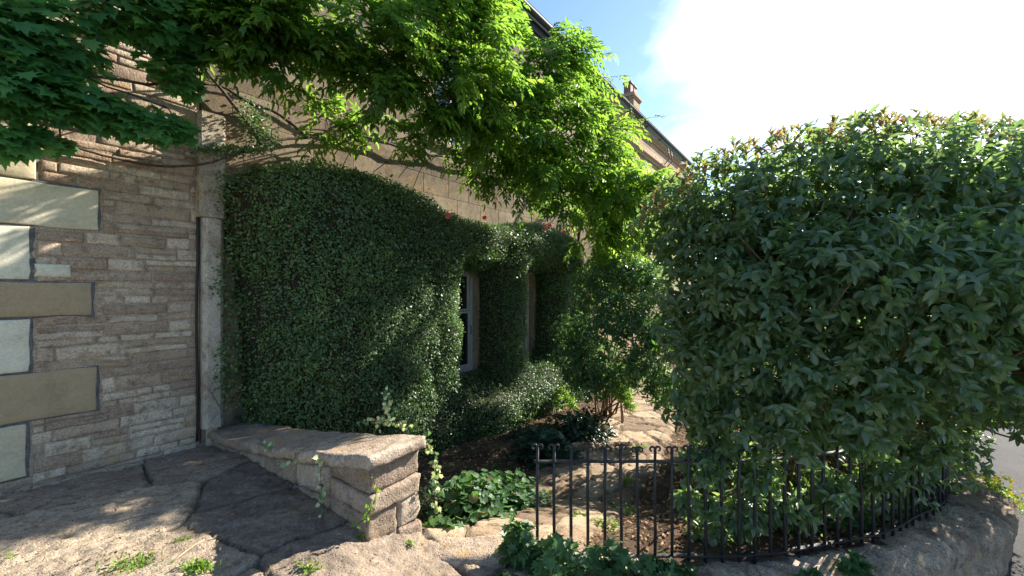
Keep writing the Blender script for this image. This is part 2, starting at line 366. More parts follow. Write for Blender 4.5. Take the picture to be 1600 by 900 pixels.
def voro(x, y, cells, seed):
    """F1 id + edge distance for jittered cells of size (cx, cy)"""
    cx, cy = cells; gx = np.floor(x/cx).astype(int); gy = np.floor(y/cy).astype(int)
    d1 = np.full(x.shape, 9e9); d2 = d1.copy(); idd = np.zeros(x.shape)
    for i in (-1, 0, 1):
        for j in (-1, 0, 1):
            a, b = gx+i, gy+j; k = np.zeros_like(a)
            jx = (a+.5+.8*(hsh(a, b, k, seed)-.5))*cx; jy = (b+.5+.8*(hsh(a, b, k+1, seed)-.5))*cy
            d = np.hypot((x-jx)/cx, (y-jy)/cy); h = hsh(a, b, k+2, seed)
            c = d < d1; d2 = np.where(c, d1, np.minimum(d2, d)); idd = np.where(c, h, idd); d1 = np.where(c, d, d1)
    return idd, (d2-d1)
def sheet(name, x0, x1, y0, y1, step, zf, keep, mat, rf=None, kind='structure', parent=None, jf=None):
    nx = int((x1-x0)/step)+1; ny = int((y1-y0)/step)+1
    X, Y = np.meshgrid(np.linspace(x0, x1, nx), np.linspace(y0, y1, ny)); Z = zf(X, Y); r = rf(X, Y) if rf else np.full(X.shape, .5)
    idx = np.arange(nx*ny).reshape(ny, nx); q = np.stack([idx[:-1, :-1], idx[:-1, 1:], idx[1:, 1:], idx[1:, :-1]], -1).reshape(-1, 4)
    k = keep(X, Y).ravel(); q = q[k[q].any(axis=1)]
    used = np.unique(q); remap = np.zeros(nx*ny, int); remap[used] = np.arange(len(used))
    o = rawmesh(name, np.stack([X, Y, Z], -1).reshape(-1, 3)[used], remap[q], r.ravel()[used], mat, parent, True, jf(X, Y).ravel()[used] if jf else None)
    if kind: o['kind'] = kind
    return o
def terrace_id(X, Y):
    wx = X+.10*fbm(v3(X*2.5, Y*2.5), 3, 3); wy = Y+.10*fbm(v3(X*2.5, Y*2.5), 3, 9)
    a = wx*.8-wy*.6; b = wx*.6+wy*.8
    return voro(a, b, (.80, 1.1), 13)
def terrace_z(X, Y):
    idd, e = terrace_id(X, Y)
    z = zp(X)+.016*(idd-.5)+.008*fbm(v3(X*4, Y*4), 5, 1)+.012*np.abs(fbm(v3(X*16, Y*16), 3, 2))
    flake = fbm(v3(X*6, Y*6), 3, 44); z = z-.006*ss(.05, .08, flake)+.005*ss(-.08, -.11, flake); fl2 = fbm(v3(X*15, Y*15), 3, 45); z = z-.005*ss(.04, .08, fl2)+.004*ss(-.05, -.08, fl2)
    z = z-.04*(1-ss(.0, .034, e+.02*fbm(v3(X*11, Y*11), 3, 6)))+.006*fbm(v3(X*30, Y*30), 3, 12)
    t, o = TO(X, Y); z = z-.08*ss(1.0, 0, o)*ss(-1, 1.2, t)
    return z
sheet('terrace_paving', -4.2, 1.2, .8, 4.6, .018, terrace_z, lambda X, Y: (TO(X, Y)[1] > -.03) & ~inpoly(X, Y, GARDEN), M['paving'], lambda X, Y: terrace_id(X, Y)[0], jf=lambda X, Y: 1-ss(0, .045, terrace_id(X, Y)[1]+.02*fbm(v3(X*11, Y*11), 3, 6)))
sheet('pavement', -9, 12, -8, 16, .12, lambda X, Y: terrace_z(X, Y)*1.0-.045, lambda X, Y: (TO(X, Y)[1] > -.03) & ~inpoly(X, Y+.0, GARDEN) & (X < 3.0) & ~((X > -4.1) & (X < 1.1) & (Y > .9) & (Y < 4.5)), M['paving'], lambda X, Y: terrace_id(X, Y)[0], jf=lambda X, Y: 1-ss(0, .045, terrace_id(X, Y)[1]+.02*fbm(v3(X*11, Y*11), 3, 6)))
sheet('street', 1.3, 30, -8, 22, .12, lambda X, Y: zp(X)-.01+.012*fbm(v3(X*1.5, Y*1.5), 3, 1), lambda X, Y: ~inpoly(X, Y, GARDEN) & (X > 2.9), M['asphalt'])
sheet('garden_soil', -3, 13, 2.6, 22, .05, lambda X, Y: zs(X, Y)+.03*fbm(v3(X*9, Y*9), 3, 8), lambda X, Y: inpoly(X, Y, GARDEN), M['soil'])
sheet('ground', -600, 600, -600, 600, 40, lambda X, Y: -1.15+0*X, lambda X, Y: X > -1e9, M['grassland'])
PATH = [(-.28, 2.86), (.05, 3.35), (.45, 4.0), (.85, 4.7), (1.38, 5.5), (1.9, 6.5), (2.45, 7.6), (3.2, 9.0), (4.0, 11)]
pathc = resample(PATH, .1)
def pathdist(X, Y):
    d = np.full(X.shape, 99.); k = np.zeros(X.shape)
    for i, (a, b) in enumerate(pathc):
        q = np.hypot(X-a, Y-b); k = np.where(q < d, i, k); d = np.minimum(d, q)
    return d, k/len(pathc)
def path_id(X, Y):
    wx = X+.08*fbm(v3(X*3, Y*3), 3, 23); wy = Y+.08*fbm(v3(X*3, Y*3), 3, 29); return voro(wx, wy, (.42, .36), 77)
def path_z(X, Y):
    idd, e = path_id(X, Y); d, k = pathdist(X, Y)
    return zs(X, Y)+.045-.10*ss(.50, .72, d)+.02*(idd-.5)-.045*(1-ss(0, .09, e))+.012*fbm(v3(X*12, Y*12), 3, 2)
sheet('garden_path', -1.1, 4.8, 2.8, 11, .03, path_z, lambda X, Y: (pathdist(X, Y)[0] < .74+.1*fbm(v3(X*3, Y*3), 2, 3)) & inpoly(X, Y, GARDEN), M['path'], lambda X, Y: path_id(X, Y)[0], jf=lambda X, Y: np.maximum(1-ss(0, .12, path_id(X, Y)[1]+.06*fbm(v3(X*6, Y*6), 3, 6)), .8*ss(.42, .7, pathdist(X, Y)[0]+.15*fbm(v3(X*3, Y*3), 3, 66))))

# ------------------------------------------------------------------ stonework generator
def stone(mb, x0, x1, z0, z1, front, back, rough=.006, rnd=.02, res=.05, r=None, skew=0.0, seed=0):
    """one block lying in the local x/z plane, its face looking towards -y"""
    w, h = x1-x0, z1-z0; nx = max(3, int(w/res)+2); nz = max(3, int(h/res)+2)
    def spaced(a, b, n): 
        e = min(rnd, (b-a)*.3); return np.concatenate([[a, a+e*.35], np.linspace(a+e, b-e, n-2), [b-e*.35, b]])
    xs = spaced(x0, x1, nx); zz = spaced(z0, z1, nz); X, Z = np.meshgrid(xs, zz)
    dx = np.minimum(X-x0, x1-X); dz = np.minimum(Z-z0, z1-Z); d = np.minimum(dx, dz)
    Y = front+rnd*.8*(1-np.clip(d/rnd, 0, 1))**2
    c = v3(X*9, Z*12, seed*3.1); Y = Y+rough*2*fbm(c, 3, seed)+rough*.6*fbm(c*4, 2, seed+5)
    wob = rough*1.6; X2 = X+wob*fbm(v3(X*6, Z*14, seed), 2, seed+9)*2; Z2 = Z+wob*fbm(v3(X*5, Z*6, seed+2.), 2, seed+19)*2+skew*(X-x0)
    n0, n1 = Z.shape; V = np.stack([X2, Y, Z2], -1).reshape(-1, 3)
    F = [(i*n1+j, i*n1+j+1, (i+1)*n1+j+1, (i+1)*n1+j) for i in range(n0-1) for j in range(n1-1)]
    ring = [j for j in range(n1)]+[(i)*n1+n1-1 for i in range(1, n0)]+[(n0-1)*n1+j for j in range(n1-2, -1, -1)]+[i*n1 for i in range(n0-2, 0, -1)]
    B = V[ring].copy(); B[:, 1] = back; o = len(V); k = len(ring)
    F += [(ring[a], o+a, o+(a+1) % k, ring[(a+1) % k]) for a in range(k)]
    mb.add(np.concatenate([V, B]), F, r)

# ---- left neighbour: rubble wall with dressed quoins
rw = thing('rubble_house_wall', 'brown rubble stone house wall with big pale dressed blocks, left of the pilaster', 'wall', W(0, 0, -.2), FA)
OFF = np.array([0, 0, .2])
QB = [(.03, .44, .0), (.46, .83, .39), (.85, 1.255, .02), (1.275, 1.545, .36), (1.565, 1.975, .02), (1.995, 2.335, .40), (2.355, 2.80, .05), (2.82, 3.15, .38), (3.17, 3.6, .04), (3.62, 3.95, .38), (3.97, 4.4, .03)]
tints = [.55, .22, .95, .18, .98, .62, .5, .4, .6, .3, .6]
QL = -.62
mbm = MB(); mbm.box(-3.2, 1.12, -.003, .5, -.3, 7.5); mbm.build('mortar', M['mortar'], rw).location.z = .2
cem = MB()
for i, (a, b, e) in enumerate(QB):
    q = MB(); stone(q, QL, e, a, b, -.020, .05, .0035, .008, .05, tints[i], 0, i); ob = q.build('quoin', M['quoin'], rw, True); ob.location.z = .2
    stone(cem, QL-.03, e+rng.uniform(.012, .026), a-.012, b+.012, -.010, .05, .006, .01, .06, .5, 0, 50+i)
ob = cem.build('cement_joints', M['cement'], rw, True); ob.location.z = .2
mb = MB(); z = -.12; ci = 0
while z < 7.3:
    h = rng.uniform(.06, .135); x = -3.1; ci += 1
    while x < 1.1:
        w = rng.uniform(.14, .5)*(1.15 if h > .09 else .9); xa, xb = x+.006, min(x+w-.006, 1.1); zc = z+h/2
        inq = [(a, b, e) for a, b, e in QB if a-.04 < zc < b+.04]
        x += w
        if inq:
            e = max(q[2] for q in inq)+.035
            if xb > QL-.04 and xa < e:
                if xa < QL-.12: xb = QL-.04
                elif xb > e+.05: xa = e
                else: continue
        if xb-xa < .045: continue
        sub = 2 if (h > .1 and rng.random() < .35) else 1
        for k in range(sub):
            za, zb = z+k*h/sub+.005, z+(k+1)*h/sub-.005
            stone(mb, xa, xb, za+rng.uniform(-.004, .006), zb+rng.uniform(-.006, .004), rng.uniform(-.020, -.010), .03, .0055, .010, .035 if z < 3.2 else .12, rng.random()**1.1, rng.uniform(-.02, .02), int(rng.integers(1000)))
    z += h
ob = mb.build('stonework', M['rubble'], rw, True); ob.location.z = .2
# small pale patch stone let into the cement
q = MB(); stone(q, .045, .24, 1.585, 1.69, -.032, .03, .006, .02, .03, .95, 0, 4); ob = q.build('patch_stone', M['quoin'], rw, True); ob.location.z = .2

# ---- near house
H1 = 10.4; EAVE = 7.2
hs = thing('stone_house', 'shaded honey stone house front behind the climbers, with two ground floor sash windows', 'house', W(1.12, 0, -1.0), FA)
def loc1(ob, dz=1.0): ob.location.z = dz; ob.location.x = -1.12; return ob
HOLES = [(4.15, 5.30, .0, 1.8), (6.02, 7.12, .0, 1.8), (4.25, 5.30, 3.9, 5.7), (6.6, 7.65, 3.9, 5.7)]
mb = MB(); z = -1.2; ci = 0
while z < EAVE-.01:
    h = .3; zc = z+h/2; spans = [(1.14, H1)]
    for a, b, c, d in HOLES:
        if c-.01 < zc < d+.01:
            spans = [s_ for p in spans for s_ in ((p[0], min(p[1], a)), (max(p[0], b), p[1])) if s_[1]-s_[0] > .02]
    x = 1.14+(ci % 2)*-.3
    cuts = [x]
    while cuts[-1] < H1: cuts.append(cuts[-1]+rng.uniform(.45, .8))
    for i in range(len(cuts)-1):
        for (sa, sb) in spans:
            a, b = max(cuts[i], sa), min(cuts[i+1], sb)
            if b-a < .03: continue
            stone(mb, a+.002, b-.002, z+.002, z+h-.002, rng.uniform(-.001, .001), .16, .0010, .004, .12, rng.random(), 0, int(rng.integers(999)))
    z += h; ci += 1
loc1(mb.build('wall', M['ashlar'], hs, False))
mb = MB(); xs_ = [1.14]
bk = MB()
for (a, b) in ((1.14, 4.15), (5.30, 6.02), (7.12, H1)): bk.box(a, b, .006, .4, -1.2, 3.3)
for (a, b) in ((4.15, 5.30), (6.02, 7.12)): bk.box(a, b, .006, .4, 1.8, 3.3); bk.box(a, b, .006, .4, -1.2, 0)
for (a, b) in ((1.14, 4.25), (5.30, 6.6), (7.65, H1)): bk.box(a, b, .006, .4, 3.3, EAVE)
for (a, b) in ((4.25, 5.30), (6.6, 7.65)): bk.box(a, b, .006, .4, 3.3, 3.9); bk.box(a, b, .006, .4, 5.7, EAVE)
bk.box(1.14, H1, .401, .5, -1.2, EAVE)
loc1(bk.build('wall_core', M['mortar'], hs))
# pilaster with a stop block on top and worn foot
mb = MB()
def prism(mb, x0, x1, y0, y1, z0, z1, ch=.03, r=.5):
    pts = [(x0, y1), (x0, y0+ch), (x0+ch, y0), (x1-ch, y0), (x1, y0+ch), (x1, y1)]
    nz = max(2, int((z1-z0)/.06)); V = []
    for i in range(nz+1):
        z = z0+(z1-z0)*i/nz
        for (x, y) in pts:
            jx = .006*float(fbm(v3(x*9, y*9, z*7), 3, 3)) if y < y1 else 0
            V.append((x+jx, y+jx, z))
    n = len(pts); F = [(i*n+j, (i+1)*n+j, (i+1)*n+(j+1) % n, i*n+(j+1) % n) for i in range(nz) for j in range(n)]
    F += [tuple(range(n)), tuple(nz*n+j for j in range(n-1, -1, -1))]; mb.add(V, F, r)
prism(mb, 1.125, 1.30, -.12, .02, .10, 2.20, .035, .75)
prism(mb, 1.165, 1.285, -.07, .02, -.2, .098, .03, .3)
prism(mb, 1.085, 1.31, -.15, .02, 2.202, 2.60, .03, .6); prism(mb, 1.095, 1.32, -.10, .02, 2.602, 3.25, .02, .4)
loc1(mb.build('pilaster', M['quoin2'], hs))
mb = MB(); mb.tube([(1.095+.006*math.sin(z*4), -.03, z) for z in np.linspace(-.02, 2.25, 24)], .011, 6); loc1(mb.build('cable', M['cable'], hs, True))
def window(parent, a, b, c, d, dy=.15, handle=False):
    f = MB(); w = .055
    f.box(a, a+w, dy-.02, dy+.05, c, d); f.box(b-w, b, dy-.02, dy+.05, c, d); f.box(a+w, b-w, dy-.02, dy+.05, d-w, d); f.box(a+w, b-w, dy-.025, dy+.05, c, c+.08)
    wi = loc1(f.build('window', M['whitepaint'], parent))
    s_ = MB(); m_ = (c+d)/2+.18
    for (p, q_, e) in ((c+.08, m_, .0), (m_, d-w, .02)):
        s_.box(a+w, a+w+.045, dy+e, dy+e+.03, p, q_); s_.box(b-w-.045, b-w, dy+e, dy+e+.03, p, q_); s_.box(a+w+.045, b-w-.045, dy+e, dy+e+.03, p, p+.04); s_.box(a+w+.045, b-w-.045, dy+e, dy+e+.03, q_-.035, q_)
        s_.box((a+b)/2-.012, (a+b)/2+.012, dy+e+.002, dy+e+.028, p+.04, q_-.035)
    s_.build('sash', M['whitepaint'], wi)
    g = MB(); g.box(a+.06, b-.06, dy+.012, dy+.018, c+.05, m_+.01); g.box(a+.06, b-.06, dy+.035, dy+.041, m_-.01, d-.03); g.build('glass', M['glass'], wi)
    if handle:
        g = MB(); g.tube([(b-.075, dy-.03, m_-.42), (b-.075, dy-.055, m_-.40), (b-.075, dy-.055, m_-.28), (b-.075, dy-.03, m_-.26)], .007); g.build('handle', M['iron'], wi)
    sm = MB(); stone(sm, a-.08, b+.08, c-.10, c-.004, -.06, dy+.02, .003, .01, .08, .4, 0, 3); sm.build('sill', M['ashlar'], wi, True)
for i, (a, b, c, d) in enumerate(HOLES): window(hs, a, b, c, d, .15, i == 0)
def roofset(parent, x0, x1, mt_wall, x_off):
    g = MB()
    pr = [(.12*math.cos(a)*.6-.20, EAVE+.05-.075*math.sin(a)) for a in np.linspace(0, math.pi, 9)]
    # half round gutter as an open trough
    V = []; 
    for x in (x0, x1):
        for (y, z) in pr: V.append((x, y, z))
        for (y, z) in pr[::-1]: V.append((x, y*1.0+( .008 if y < -.2 else -.008), z+.010))
    n = len(pr)*2; g.add(V, [(j, (j+1) % n, n+(j+1) % n, n+j) for j in range(n)]+[tuple(range(n-1, -1, -1)), tuple(n+j for j in range(n))], .5)
    for x in np.arange(x0+.5, x1, 1.6): g.box(x-.015, x+.015, -.13, .0, EAVE-.03, EAVE+.0)
    ob = g.build('gutter', M['lead'], parent, False); ob.location = (x_off, 0, 1.0)
    r = MB(); k = .78
    V = []
    for x in (x0-.02, x1+.02):
        V += [(x, -.22, EAVE+.07), (x, -.22, EAVE+.12), (x, 4.6, EAVE+.12+4.8*k), (x, 4.6, EAVE+.07+4.8*k)]
    r.add(V, [(0, 1, 2, 3), (7, 6, 5, 4), (1, 5, 6, 2), (0, 4, 5, 1), (3, 7, 4, 0), (2, 6, 7, 3)], .5)
    for j in range(24):
        y0_ = -.24+j*.2; z0_ = EAVE+.135+(y0_+.22)*k
        r.add([(x0-.02, y0_, z0_-.012), (x1+.02, y0_, z0_-.012), (x1+.02, y0_+.22, z0_+.22*k-.008), (x0-.02, y0_+.22, z0_+.22*k-.008)], [(0, 1, 2, 3)], .5)
    ob = r.build('roof', M['slate'], parent); ob.location = (x_off, 0, 1.0)
roofset(hs, 1.1, H1, None, -1.12)
fb = MB(); fb.box(1.12, H1, -.055, .01, EAVE-.16, EAVE+.05); loc1(fb.build('fascia', M['lead'], hs))

# ---- far house
fh = thing('stone_house', 'sunlit far stone house end with moulded cornice and chimney, right of the wisteria', 'house', W(H1, 0, -1.0), FA)
mb = MB(); z = -1.2; X1 = 21.5
while z < EAVE-.01:
    x = H1+.01
    while x < X1:
        w = rng.uniform(.45, .8); b = min(x+w, X1); win = any(c < z+.15 < d and a < (x+b)/2 < e for a, e, c, d in ((13.2, 14.3, 3.9, 5.4), (16.4, 17.5, 3.9, 5.4), (19, 20, 3.9, 5.4)))
        if not win: stone(mb, x+.003, b-.003, z+.003, z+.297, rng.uniform(-.003, .003), .2, .002, .006, .25, rng.random(), 0, int(rng.integers(999)))
        x = b
    z += .3
ob = mb.build('wall', M['farstone'], fh, False); ob.location = (-H1, 0, 1.0)
bk = MB(); bk.box(H1+.01, X1, .21, .5, -1.2, EAVE); ob = bk.build('wall_core', M['glass'], fh); ob.location = (-H1, 0, 1.0)
cm = MB(); pr = [(.0, 6.10), (-.05, 6.12), (-.05, 6.17), (-.10, 6.22), (-.13, 6.24), (-.13, 6.29), (.0, 6.32)]
V = [(x, y, z) for x in (H1+.02, X1) for (y, z) in pr]; n = len(pr)
cm.add(V, [(j, (j+1) % n, n+(j+1) % n, n+j) for j in range(n)]+[tuple(range(n-1, -1, -1)), tuple(n+j for j in range(n))], .6)
V = [(x, y, z+.75) for x in (H1+.02, X1) for (y, z) in pr]
cm.add(V, [(j, (j+1) % n, n+(j+1) % n, n+j) for j in range(n)]+[tuple(range(n-1, -1, -1)), tuple(n+j for j in range(n))], .4)
ob = cm.build('cornice', M['farstone'], fh); ob.location = (-H1, 0, 1.0)
roofset(fh, H1+.01, X1, None, -H1)
br = MB(); br.tube([(16.2, -.02, 6.3), (16.2, -.28, 6.55), (16.2, -.24, 6.95)], .018); br.tube([(16.6, -.02, 6.3), (16.6, -.28, 6.55), (16.6, -.24, 6.95)], .018)
ob = br.build('bracket', M['iron'], fh, True); ob.location = (-H1, 0, 1.0)
# chimney (local: x along facade, y into the house)
ct, co = TO(4.62, 16.0)
cx_, cy_ = ct, -co
mb = MB()
for i, (w, z0, z1) in enumerate(((.42, EAVE+.3, 8.75), (.47, 8.75, 8.82), (.53, 8.82, 8.90), (.47, 8.90, 8.98))):
    mb.box(cx_-w*.8, cx_+w*.8, cy_-w*.62, cy_+w*.62, z0, z1, .3+.1*i)
ob = mb.build('chimney', M['farstone'], fh); ob.location = (-H1, 0, 1.0)
for dx in (-.19, .19):
    p = MB(); x = cx_+dx
    for (r_, z0, z1) in ((.135, 8.98, 9.36), (.165, 9.36, 9.42)):
        p.box(x-r_, x+r_, cy_-r_, cy_+r_, z0, z1, .5)
    k = p.build('chimney_pot', M['terracotta'], ob)

# ---- low garden wall running out from the house
lw = thing('garden_wall', 'low weathered stone wall with slab top and square sunlit end, beside the terrace', 'wall', W(1.45, 0, -.3), FA)
def wtop(o): return np.interp(o, [0, .6, 1.5, 2.2, 2.75], [.06, .10, .24, .36, .475])
def wbase(t, o): return -.35
T0, T1, OE = 1.20, 1.615, 2.74
mb = MB()
def nbox(mb, t0, t1, o0, o1, z0f, z1f, amp=.02, rd=.03, res=.05, r=.5, seed=0):
    """rough six-sided stone between two height functions of o, local frame: x = t-1.45, y = -o"""
    nt = max(4, int((t1-t0)/res)+2); no = max(4, int((o1-o0)/res)+2); nz = 5
    zm = float(z1f((o0+o1)/2)-z0f((o0+o1)/2)); nz = max(4, int(zm/res)+2)
    a, b, c = np.linspace(0, 1, nt), np.linspace(0, 1, no), np.linspace(0, 1, nz)
    V = []; F = []; idx = {}
    def vid(i, j, k):
        if (i, j, k) not in idx:
            idx[(i, j, k)] = len(V); V.append((a[i], b[j], c[k]))
        return idx[(i, j, k)]
    for i in range(nt-1):
        for j in range(no-1):
            F.append((vid(i, j, 0), vid(i, j+1, 0), vid(i+1, j+1, 0), vid(i+1, j, 0))); F.append((vid(i, j, nz-1), vid(i+1, j, nz-1), vid(i+1, j+1, nz-1), vid(i, j+1, nz-1)))
        for k in range(nz-1):
            F.append((vid(i, 0, k), vid(i+1, 0, k), vid(i+1, 0, k+1), vid(i, 0, k+1))); F.append((vid(i, no-1, k), vid(i, no-1, k+1), vid(i+1, no-1, k+1), vid(i+1, no-1, k)))
    for j in range(no-1):
        for k in range(nz-1):
            F.append((vid(0, j, k), vid(0, j, k+1), vid(0, j+1, k+1), vid(0, j+1, k))); F.append((vid(nt-1, j, k), vid(nt-1, j+1, k), vid(nt-1, j+1, k+1), vid(nt-1, j, k+1)))
    V = np.array(V); t = t0+V[:, 0]*(t1-t0); o = o0+V[:, 1]*(o1-o0); z0_, z1_ = z0f(o), z1f(o); z = z0_+V[:, 2]*(z1_-z0_)
    # round the edges
    def rnd_(v, lo, hi, others):
        return v
    ex = np.minimum(V[:, 0]*(t1-t0), (1-V[:, 0])*(t1-t0)); ey = np.minimum(V[:, 1]*(o1-o0), (1-V[:, 1])*(o1-o0)); ez = np.minimum(V[:, 2]*(z1_-z0_), (1-V[:, 2])*(z1_-z0_))
    def pull(e1, e2): return (rd*.45*((e1 < .002) & (e2 < .002)))
    cs = pull(ex, ey); cz = pull(ex, ez); cw = pull(ey, ez)
    t = t+np.sign(.5-V[:, 0])*np.maximum(cs, cz); o = o+np.sign(.5-V[:, 1])*np.maximum(cs, cw); z = z+np.sign(.5-V[:, 2])*np.maximum(cz, cw)
    q = v3(t*7, o*7, z*9); s1 = seed*13
    t = t+amp*1.2*fbm(q*2.8+3, 3, s1+7); z = z+amp*.6*fbm(q*2.8+9, 3, s1+8)*(z1_-z0_ > .02); t = t+amp*1.6*fbm(q, 4, s1); o = o+amp*1.6*fbm(q+31, 4, s1+1); z = z+amp*1.0*fbm(q+57, 4, s1+2)
    mb.add(np.stack([t-1.45, -o, z], -1), F, r)
# slab top, three copings
for i, (a, b) in enumerate(((.0, .98), (.99, 1.93), (1.94, 2.78))):
    q = MB(); nbox(q, T0-.03, T1+.03, a, b, lambda o: wtop(o)-.085, lambda o: wtop(o), .016, .016, .024, .35+.2*i, i+3)
    ob = q.build('coping', M['wallstone'], lw, True); ob.location.z = .3
mb = MB(); seed = 20
for (o0, o1, rows) in ((.0, .7, 2), (.7, 1.25, 2), (1.25, 1.8, 3), (1.8, 2.3, 3)):
    hts = np.linspace(0, 1, rows+1)
    for k in range(rows):
        seed += 1
        f = lambda o, q=hts[k]: (-.35+(wtop(o)-.092+.35)*q)
        g = lambda o, q=hts[k+1]: (-.35+(wtop(o)-.092+.35)*q-.012)
        nbox(mb, T0+rng.uniform(0, .03), T1-rng.uniform(0, .02), o0+.006, o1-.006, f, g, .015, .016, .032, rng.random(), seed)
# the end pier, courses of thin stones
zc = -.42
while zc < .37:
    h = rng.uniform(.09, .19); h = min(h, .385-zc); h = h if .385-zc-h > .05 else .385-zc; seed += 1; cut = rng.uniform(T0+.12, T1-.12) if rng.random() < .7 else T1
    for (a, b) in ((T0, cut-.004), (cut+.004, T1)):
        if b-a < .03: continue
        nbox(mb, a+rng.uniform(-.008, .008), b+rng.uniform(-.004, .004), 2.305, OE+rng.uniform(-.015, .02), lambda o, q=zc: q+0*o+.004, lambda o, q=zc+h: q+0*o-.001+.0*o, .015, .012, .020, rng.random(), seed)
        seed += 1
    zc += h
ob = mb.build('stonework', M['wallstone'], lw, True); ob.location.z = .3
mb = MB(); nbox(mb, T0+.04, T1-.04, .0, OE-.06, lambda o: -.36+0*o, lambda o: wtop(o)-.06, .0, .01, .2, .4, 1); ob = mb.build('mortar', M['mortar'], lw); ob.location.z = .3

# ---- threshold stone between terrace and garden
tz = zp(-.25)
st_ = MB()
nbx = MB()
def wbox(mb, x0, x1, y0, y1, z0, z1, amp, r, seed, res=.04, warp=None):
    m2 = MB(); nbox(m2, x0, x1, y0, y1, lambda o: z0+0*o, lambda o: z1+0*o, amp, .03, res, r, seed)
    v = m2.v[0].copy(); v[:, 0] += 1.45; v[:, 1] *= -1
    if warp is not None: v = warp(v)
    mb.add(v, [tuple(reversed(f)) for f in m2.f], r)
wbox(st_, -.62, -.02, 2.62, 2.90, -.50, -.235, .018, .6, 5)
ob = st_.build('threshold_stone', M['wallstone'], None, True); meta(ob, 'rough pinkish threshold stone at the garden entrance beside the low wall end', 'step stone')
st_ = MB(); wbox(st_, -.01, .34, 2.60, 2.88, -.52, -.26, .02, .3, 8)
ob = st_.build('threshold_stone', M['wallstone'], None, True); meta(ob, 'smaller threshold stone half under leaves at the left end of the railing', 'step stone')

# ---- curved plinth and railing
PZ = -.40
plr = resample(RAIL, .9); fine = resample([(.02, 2.80)]+RAIL, .03)
tg = unit(np.gradient(fine, axis=0)); nr = np.stack([tg[:, 1], -tg[:, 0]], -1)    # outward (towards the street)
pl = thing('stone_plinth', 'curved low plinth of worn grey stone under the iron railing', 'plinth', (2.4, 2.9, -1.0))
cuts = list(range(0, len(fine)-1, 27))+[len(fine)-1]
for ci in range(len(cuts)-1):
    a, b = cuts[ci], cuts[ci+1]
    if b-a < 4: continue
    q = MB(); prof = [(-.13, -.5), (-.13, -.03), (-.10, 0), (-.05, .004), (.0, .01), (.06, .012), (.12, .012), (.18, .008), (.24, .0), (.29, -.008), (.34, -.02), (.38, -.035), (.42, -.05), (.46, -.10), (.45, -.18), (.42, -.26), (.43, -.34), (.41, -.5)]
    V = []; n = len(prof)
    for i in range(a, b+1):
        e = .012 if i in (a, b) else 0; ii = min(i, b) 
        wk = np.interp(fine[ii][0], [1.0, 2.3, 3.4, 4.1, 4.5], [.75, .52, .58, .95, 1.2]); sh = .004*(1 if i == a else (-1 if i == b else 0))
        for (o, dz) in prof:
            P = fine[i]+nr[i]*(o*(wk if o > 0 else 1)-e*(1 if o > 0 else -1))+tg[i]*sh; zz = PZ+dz-e*(dz > -.3)
            nn = float(fbm(v3(P[0]*5, P[1]*5, zz*8), 4, 3+ci)); n2 = float(fbm(v3(P[0]*14, P[1]*14, zz*14), 3, 8))
            n3 = float(fbm(v3(P[0]*3, P[1]*26+P[0]*9, zz*30), 3, 12)); P = P+nr[i]*(.03*nn+.02*n2)*(o > 0); V.append((P[0]-2.4, P[1]-2.9, zz+(.022*nn+.026*n2+.022*n3)+1.0+.006*(ci % 2)))
    m_ = b-a+1; F = [(i*n+j, i*n+(j+1) % n, (i+1)*n+(j+1) % n, (i+1)*n+j) for i in range(m_-1) for j in range(n)]
    F += [tuple(range(n-1, -1, -1)), tuple((m_-1)*n+j for j in range(n))]
    q.add(V, F, rng.random()); q.build('coping_stone', M['kerbstone'], pl, True)
rl = thing('iron_railing', 'black wrought iron railing with curled bar tops around the garden', 'railing', (2.4, 2.9, PZ))
def at_rl(p): return np.asarray(p)-np.array([2.4, 2.9, PZ])
barpts = railc[:85]
def bar_mesh():
    b = MB(); b.tube([(0, 0, -.08), (.002, 0, .25), (-.001, .001, .5), (0, 0, .80)], [.0115, .011, .0113, .0105], 8)
    for sgn in (-1, 1):
        pts = [(0, 0, .785)]
        for a in np.linspace(0, 4.6, 12):
            r_ = .021*(1-.10*a); pts.append((sgn*(.022-r_*math.cos(a)), 0, .80+r_*math.sin(a)))
        b.tube(pts, np.linspace(.0088, .0055, len(pts)), 6)
    b.tube([(0, 0, .785), (0, 0, .81)], [.011, .006], 8)
    return b
first = None
rtg = unit(np.gradient(railc, axis=0))
for i, p in enumerate(barpts):
    if i == 0: first = bar_mesh().build('bar', M['iron'], rl, True); ob = first
    else: ob = first.copy(); COL.objects.link(ob)
    ob.location = tuple(at_rl((p[0], p[1], PZ))); ob.rotation_euler = (rng.normal()*.006, rng.normal()*.008, math.atan2(rtg[i][1], rtg[i][0])+rng.normal()*.08)
    ob.scale = (1, 1, 1+rng.normal()*.008)
for nm, z in (('top_rail', .715), ('bottom_rail', .07)):
    q = MB(); c = resample([(.155, 2.80)]+RAIL, .08)[:int(85*.115/.08)+1]; tt = unit(np.gradient(c, axis=0)); n2 = np.stack([tt[:, 1], -tt[:, 0]], -1)
    V = []
    for i in range(len(c)):
        for (a, b) in ((-.014, -.006), (.014, -.006), (.014, .006), (-.014, .006)):
            V.append(at_rl((c[i][0]+n2[i][0]*a, c[i][1]+n2[i][1]*a, PZ+z+b)))
    m_ = len(c); F = [(i*4+j, i*4+(j+1) % 4, (i+1)*4+(j+1) % 4, (i+1)*4+j) for i in range(m_-1) for j in range(4)]+[(3, 2, 1, 0), tuple((m_-1)*4+j for j in range(4))]
    q.add(V, F, .5); q.build(nm, M['iron'], rl)

